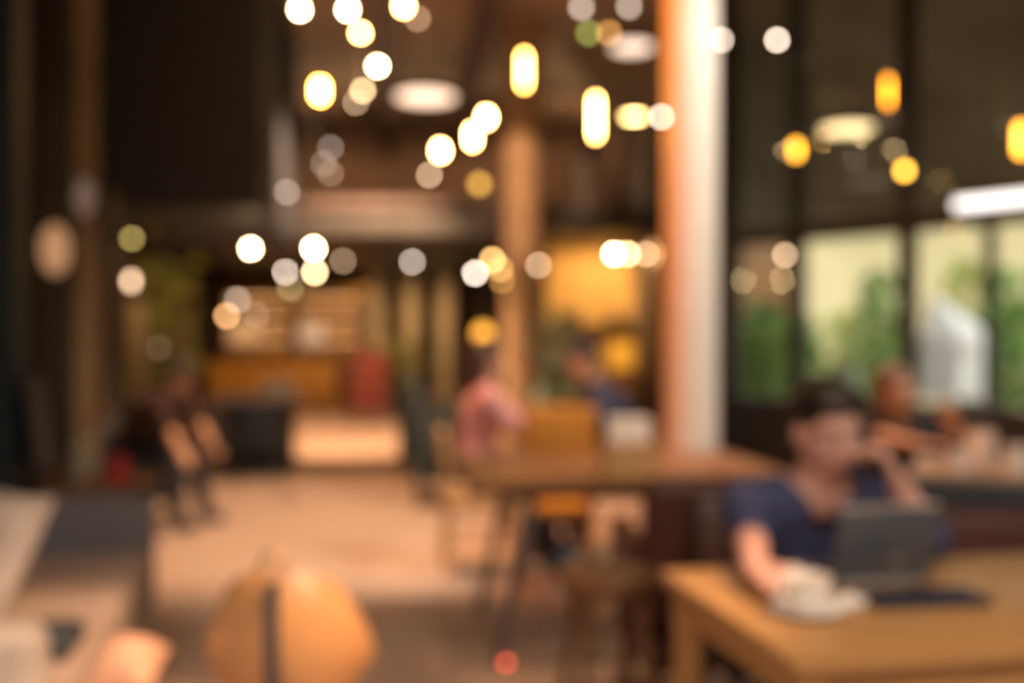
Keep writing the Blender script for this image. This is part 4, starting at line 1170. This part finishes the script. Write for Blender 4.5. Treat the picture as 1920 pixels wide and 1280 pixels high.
plain_chair('cafe_chair', 'black chair under the person in black', 'chair', (2.0, 5.27, 0), R(200), M_black, M_steel, 0.41, 0.70)

# ------------------------------------------------------------------ round-backed chair in the foreground
cc = P(512, 640, 2.30)
o = thing('round_chair', 'tan leather chair with a round back and black spine, low in the foreground', 'chair', (cc.x, cc.y + 0.20, 0), 0)
def shell(u, v):
    a = PI * 1.5 + (u - 0.5) * R(190)
    n = Vector((math.cos(a), math.sin(a), 0))
    hgt = 0.05 + 0.25 * max(0.0, math.cos((u - 0.5) * R(172))) ** 0.6
    r_ = 0.137 + 0.056 * math.sin(PI * (0.10 + 0.80 * v))
    nn = (n + Vector((0, 0, 0.9 * (v - 0.45)))).normalized()
    return n * r_ + Vector((0, 0, 0.45 + v * hgt)), nn
part(o, 'backrest', MB().grid_shell(shell, 36, 8, 0.028), M_tanleather)
part(o, 'seat', MB().lathe([(0, 0.40), (0.15, 0.40), (0.165, 0.42), (0.165, 0.455), (0.15, 0.475), (0, 0.48)], seg=32), M_brownleather)
part(o, 'spine', MB().box((0, -0.208, 0.57), (0.032, 0.014, 0.34), bevel=0.006), M_black, label='black vertical spine of the backrest')
part(o, 'ring_handle', MB().tube([(0.026 * math.cos(t), -0.208, 0.77 + 0.032 * math.sin(t)) for t in [2 * PI * k / 20 for k in range(21)]], 0.006), M_brass)
for k in range(4):
    a = PI / 4 + k * PI / 2
    part(o, 'leg', MB().cyl((math.cos(a) * 0.15, math.sin(a) * 0.15, 0.41), (math.cos(a) * 0.20, math.sin(a) * 0.20, 0), 0.013, 0.011, 12), M_steel)

# ------------------------------------------------------------------ grey sofa
SO = Vector((-1.72, 3.18, 0)); SA = R(13)
o = thing('grey_sofa', 'grey fabric sofa at the lower picture corner facing the aisle', 'sofa', SO, SA)
part(o, 'base', MB().box((0, 0, 0.20), (0.84, 2.0, 0.20), bevel=0.03), M_grey)
for k in (-1, 1):
    part(o, 'seat_cushion', MB().box((0.06, k * 0.45, 0.36), (0.74, 0.88, 0.14), bevel=0.05, seg=3), mat('lit_grey_fabric', (0.40, 0.31, 0.26), rough=0.95, var=0.1, scale=40))  # paler, warmer grey paints in the light on the seat top
    part(o, 'back_cushion', MB().box((-0.24, k * 0.45, 0.58), (0.18, 0.86, 0.36), Matrix.Rotation(R(-10), 3, 'Y'), bevel=0.06, seg=3), M_grey)
    part(o, 'armrest', MB().box((0, k * 1.0, 0.38), (0.86, 0.17, 0.52), bevel=0.05, seg=3), M_bluegrey if k > 0 else M_lgrey)
    for t in (-1, 1):
        part(o, 'foot', MB().cyl((t * 0.36, k * 0.9, 0.11), (t * 0.37, k * 0.92, 0), 0.025, 0.018, 12), M_walnut)
part(o, 'backrest', MB().box((-0.38, 0, 0.44), (0.14, 2.0, 0.66), bevel=0.05, seg=3), M_grey)
def cushion(name, label, loc, s, rot, m):
    b = MB(); bmesh.ops.create_cube(b.bm, size=2)
    bmesh.ops.subdivide_edges(b.bm, edges=b.bm.edges[:], cuts=7, use_grid_fill=True)
    for v in b.bm.verts:
        x, y, z = v.co
        e = (1 - 0.75 * x ** 6) * (1 - 0.75 * y ** 6) * math.sqrt(max(0.03, (1 - 0.55 * x * x) * (1 - 0.55 * y * y)))
        v.co = Vector((x * s[0] * (1 - 0.06 * (1 - y * y)), y * s[1] * (1 - 0.06 * (1 - x * x)), z * s[2] * e))
    o = thing(name, label, 'cushion', loc, 0)
    part(o, 'cover', b, m).matrix_local = rot.to_4x4()
    seam = MB(); pts = []
    for k in range(33):
        t = k / 32 * 4; side = int(t) % 4; ff = t - int(t)
        x, y = ((-1 + 2 * ff, -1), (1, -1 + 2 * ff), (1 - 2 * ff, 1), (-1, 1 - 2 * ff))[side]
        pts.append((x * s[0] * (1 - 0.06 * (1 - y * y)), y * s[1] * (1 - 0.06 * (1 - x * x)), 0))
    part(o, 'piping', seam.tube(pts, 0.005, 6), m).matrix_local = rot.to_4x4()
    return o
cushion('throw_pillow', 'light grey mottled pillow leaning on the sofa back', (-1.58, 3.0, 0.645), (0.20, 0.20, 0.07), Matrix.Rotation(R(-35), 3, 'Z') @ Matrix.Rotation(R(62), 3, 'X'), M_lgrey)
cushion('throw_pillow', 'small peach cushion on the sofa seat front', (-0.94, 2.43, 0.495), (0.075, 0.075, 0.075), Matrix.Rotation(R(20), 3, 'X'), mat('peach_velvet', (0.70, 0.40, 0.27), rough=0.8))
o = thing('black_bag', 'black flat bag lying on the sofa seat', 'bag', (-1.36, 2.72, 0.437), R(10))
part(o, 'pouch', MB().box((0, 0, 0.035), (0.34, 0.20, 0.07), bevel=0.03, seg=3), M_black)
part(o, 'strap', MB().tube([(-0.12 + 0.24 * k / 12, -0.10, 0.05 + 0.03 * math.sin(PI * k / 12)) for k in range(13)], 0.008, 8), M_black)

# ------------------------------------------------------------------ side table with vase and red cup, person in dark clothes
sp = P(190, 640, 4.9)
o = thing('side_table', 'small dark side table behind the sofa', 'table', (sp.x, sp.y, 0), 0)
part(o, 'tabletop', MB().lathe([(0, 0.585), (0.27, 0.585), (0.27, 0.61), (0, 0.61)], seg=36), M_walnut)
part(o, 'pedestal', MB().lathe([(0.18, 0), (0.18, 0.015), (0.03, 0.035), (0.025, 0.585)]), M_steel)
o = thing('tall_vase', 'pale olive vase with a dry tan flower head beside the red cup', 'vase', (sp.x - 0.09, sp.y - 0.02, 0.61))
part(o, 'body', MB().lathe([(0, 0), (0.042, 0), (0.05, 0.03), (0.048, 0.12), (0.034, 0.19), (0.030, 0.21), (0.026, 0.21), (0.026, 0.16), (0, 0.16)]), mat('olive_glaze', (0.36, 0.33, 0.22), rough=0.4))
part(o, 'stem', MB().tube([(0, 0, 0.16), (0.03, 0, 0.25), (0.085, 0, 0.31)], 0.005, 8), MATS['plant_stem'])
fl = MB(); rnd = random.Random(5)
for k in range(60):
    q_ = Quaternion((rnd.gauss(0, 1), rnd.gauss(0, 1), rnd.gauss(0, 1), rnd.gauss(0, 1))).normalized()
    c = Vector((0.09, 0, 0.33)) + q_ @ Vector((0, 0, rnd.uniform(0.01, 0.055)))
    fl.bm.faces.new([fl.bm.verts.new(c + q_ @ Vector(v)) for v in ((-0.022, 0, 0), (0, -0.009, 0.004), (0.022, 0, 0), (0, 0.009, 0.004))])
part(o, 'flower_head', fl, mat('dry_flower', (0.46, 0.25, 0.12), rough=0.9))
rp_ = P(221, 866, 4.75)
o = thing('red_cup', 'bright red cup with lid on the small side table', 'cup', (rp_.x, rp_.y, 0.61))
part(o, 'cup', MB().lathe([(0, 0), (0.032, 0), (0.044, 0.115), (0.041, 0.115), (0.030, 0.006), (0, 0.006)]), M_red)
part(o, 'lid', MB().lathe([(0.045, 0.112), (0.047, 0.118), (0.044, 0.130), (0.0, 0.131)]), M_red)
plain_chair('cafe_chair', 'black high-backed chair beside the pier', 'chair', (-2.42, 5.55, 0), R(-75), M_black, M_steel, 0.45, 1.10)

hp = P(336, 716, 6.9)
f5 = Vector((1, -0.35, 0)).normalized()
def hq(x, y, z):
    return (hp.x + x, hp.y + y, z)
person('person in dark clothes leaning forward with bare forearms on the knees by the aisle', M_skin2, hq(-0.42, 0.20, 0.55), f5, hq(-0.22, 0.12, 0.80), hq(-0.06, 0.04, 0.95), hq(0, 0, hp.z + 0.03), Vector((0.9, -0.5, -0.45)),
       [(hq(0.0, -0.18, 0.70), hq(0.12, -0.34, 0.58), (0.6, -0.3, -0.7), (-0.2, 0.5, -0.6), 0.4), (hq(0.10, 0.12, 0.72), hq(0.24, -0.08, 0.60), (0.6, -0.4, -0.7), (-0.2, -0.5, -0.6), 0.4)],
       [(hq(-0.06, -0.08, 0.52), hq(0.02, -0.10, 0.10), hq(0.15, -0.15, 0.036)), (hq(0.02, 0.22, 0.52), hq(0.10, 0.22, 0.10), hq(0.24, 0.18, 0.036))],
       'dark maroon shirt with rolled sleeves', M_darkmaroon, M_trouser, mat('blue_black_hair', (0.014, 0.016, 0.022), rough=0.5), sleeve=1.25)
arm_chair('black armchair under the person leaning forward', hq(-0.46, 0.23, 0)[:2] + (0,), R(-90 - 19), M_black, seat=0.385, back=0.72, arm=0.46, w=0.66, d=0.58)

# grey stone-topped table with dark chairs beyond
gt = on_table(488, 740)
o = thing('stone_table', 'grey stone-topped table behind the person leaning forward', 'table', (gt.x, gt.y, 0), TH)
part(o, 'tabletop', MB().box((0, 0, 0.72), (0.92, 0.85, 0.05), bevel=0.01), M_marble)
part(o, 'base', MB().box((0, 0, 0.36), (0.66, 0.55, 0.67), bevel=0.02), M_black)
part(o, 'plinth', MB().box((0, 0, 0.015), (0.72, 0.62, 0.03)), M_black)
tray = thing('paper_tray', 'pale paper box standing on the grey stone table', 'box', (gt.x + 0.14, gt.y + 0.15, 0.745), 0.2)
part(tray, 'box', MB().box((0, 0, 0.08), (0.30, 0.2, 0.16), bevel=0.01), M_paper)
part(tray, 'lid', MB().box((0, 0, 0.165), (0.31, 0.21, 0.02), bevel=0.005), M_tanwood)
k = 0
for dx, dy, rz, lab in ((-0.25, -0.72, 0, 'on the near side of the grey stone table, further from the aisle'), (0.22, -0.74, 0.1, 'on the near side of the grey stone table, next to the aisle')):
    plain_chair('cafe_chair', 'low black chair ' + lab, 'chair', (gt.x + dx, gt.y + dy, 0), rz, M_black, M_steel, 0.42, 0.66, w=0.40, group='black chairs at the stone table')

# ------------------------------------------------------------------ back bar
bx = P(520, 640, 19.0)
o = thing('back_bar', 'warm-lit wooden back bar with shelves at the far end', 'shelf unit', (bx.x, 20.6, 0), R(4))
part(o, 'back_panel', MB().box((0, 0.18, 1.2), (2.9, 0.05, 2.4)), M_orange)
for z in (0.95, 1.35, 1.75, 2.2):
    part(o, 'shelf', MB().box((0, 0, z), (2.9, 0.36, 0.04)), M_walnut)
for s in (-1, 0, 1):
    part(o, 'upright', MB().box((s * 1.43, 0, 1.2), (0.05, 0.36, 2.4)), M_walnut)
part(o, 'base_cabinet', MB().box((0, 0, 0.45), (2.9, 0.4, 0.9)), M_walnut)
for s in (-0.72, 0.72):
    for z in (1.31, 1.71, 2.16):
        part(o, 'light_strip', MB().box((s, -0.13, z), (1.2, 0.02, 0.015)), emit((1.0, 0.52, 0.20), 5), label='warm glowing strip under the shelf')
bar_m = [mat('amber_bottle', (0.35, 0.13, 0.02), rough=0.15), mat('clear_bottle', (0.55, 0.45, 0.33), rough=0.15), mat('dark_bottle', (0.04, 0.05, 0.025), rough=0.15)]
cn = ['amber', 'clear', 'dark green']
rnd = random.Random(11)
for row, z in enumerate((0.97, 1.37, 1.77)):
    for k in range(8):
        i = rnd.randrange(3)
        x = -1.25 + k * 0.355 + rnd.uniform(-0.03, 0.03)
        if abs(x) < 0.08: x = 0.1
        lc = Vector((bx.x, 20.6, 0)) + Matrix.Rotation(R(4), 3, 'Z') @ Vector((x, -0.02, z + 0.004))
        ordn = ['leftmost', 'second', 'third', 'fourth', 'fifth', 'sixth', 'seventh', 'last'][k]
        bottle('%s bottle, %s from the left on the %s shelf of the back bar' % (cn[i], ordn, ['lowest', 'middle', 'upper'][row]), lc, bar_m[i], rnd.uniform(0.26, 0.33), 0.045, 'bottles on the back bar')
bc = P(505, 640, 18.0)
o = thing('bar_counter', 'brown wooden bar counter with dark top before the back bar', 'counter', (bc.x, 18.4, 0), R(4))
part(o, 'front_panel', MB().box((0, 0, 0.50), (2.3, 0.5, 1.0)), M_orange)
part(o, 'worktop', MB().box((0, -0.03, 1.02), (2.4, 0.62, 0.05), bevel=0.01), M_black)
part(o, 'foot_rail', MB().cyl((-1.1, -0.34, 0.2), (1.1, -0.34, 0.2), 0.02), M_brass)
for s in (-1, 1):
    part(o, 'rail_bracket', MB().cyl((s * 0.9, -0.34, 0.2), (s * 0.9, -0.24, 0.2), 0.012), M_brass)
# dark red chair, teal chairs, plants near the pillars
pc = P(688, 640, 15.5)
arm_chair('dark red high armchair near the khaki pillars', (pc.x, pc.y, 0), R(20), M_dred, w=0.60, back=1.15, arm=0.7, name='high_armchair')
for px, d, h, lab in ((800, 9.5, 1.05, 'dark teal high-backed chair at the aisle, further from the viewer'), (838, 8.0, 0.98, 'dark teal high-backed chair at the aisle, closer to the viewer')):
    pc = P(px, 640, d)
    arm_chair(lab, (pc.x, pc.y, 0), R(-82), M_teal, w=0.58, back=h, arm=0.68, name='high_armchair')
pp = P(752, 640, 16.5)
o = thing('potted_plant', 'yellowish potted plant among the khaki pillars', 'plant', (pp.x, pp.y, 0))
part(o, 'pot', MB().lathe([(0.16, 0), (0.22, 0.40), (0.20, 0.40), (0.18, 0.34), (0, 0.34)]), M_pot)
fm = MB(); rnd = random.Random(23)
for k in range(120):
    t = rnd.random(); a = rnd.uniform(0, 2 * PI); rr = math.sqrt(rnd.random()) * 0.28
    c = Vector((math.cos(a) * rr, math.sin(a) * rr, 0.5 + 0.8 * t)); L = rnd.uniform(0.07, 0.14)
    q_ = Quaternion((rnd.gauss(0, 1), rnd.gauss(0, 1), rnd.gauss(0, 1), rnd.gauss(0, 1))).normalized()
    fm.bm.faces.new([fm.bm.verts.new(c + q_ @ Vector(v)) for v in ((-L, 0, 0), (0, -L * 0.35, 0.01), (L, 0, 0), (0, L * 0.35, 0.01))])
part(o, 'foliage', fm, M_leaf2)
part(o, 'stem', MB().tube([(0, 0, 0.34), (0.02, 0, 0.7), (0, 0.03, 1.1)], [0.02, 0.014, 0.006], 8), MATS['plant_stem'])
# threshold step across the far aisle
struct('step_edge', MB().box((-2.02, 19.2, 0.04), (2.3, 1.0, 0.08), Matrix.Rotation(TH, 3, 'Z'), bevel=0.01), mat('pale_step', (0.60, 0.44, 0.33), rough=0.5), 'pale low step across the far aisle', 'step')

# curtains on the mezzanine
for px, lab in ((1112, 'left of the other'), (1212, 'next to the cream column')):
    p = P(px, 640, 18.6)
    o = thing('curtain_panel', 'pale grey curtain on the mezzanine, ' + lab, 'curtain', (p.x, 18.6, 2.98), 0, 'mezzanine curtains')
    def crt(u, v):
        return Vector(((u - 0.5) * 0.62, 0.04 * math.sin(u * 22), v * 1.75)), Vector((0, -1, 0))
    part(o, 'cloth', MB().grid_shell(crt, 40, 3, 0.012), M_curtain)
    part(o, 'rod', MB().cyl((-0.42, 0, 1.78), (0.42, 0, 1.78), 0.018), M_steel)
    for s in (-0.38, 0.38):
        part(o, 'rod_post', MB().cyl((s, 0, 0), (s, 0, 1.80), 0.012, seg=8), M_steel)
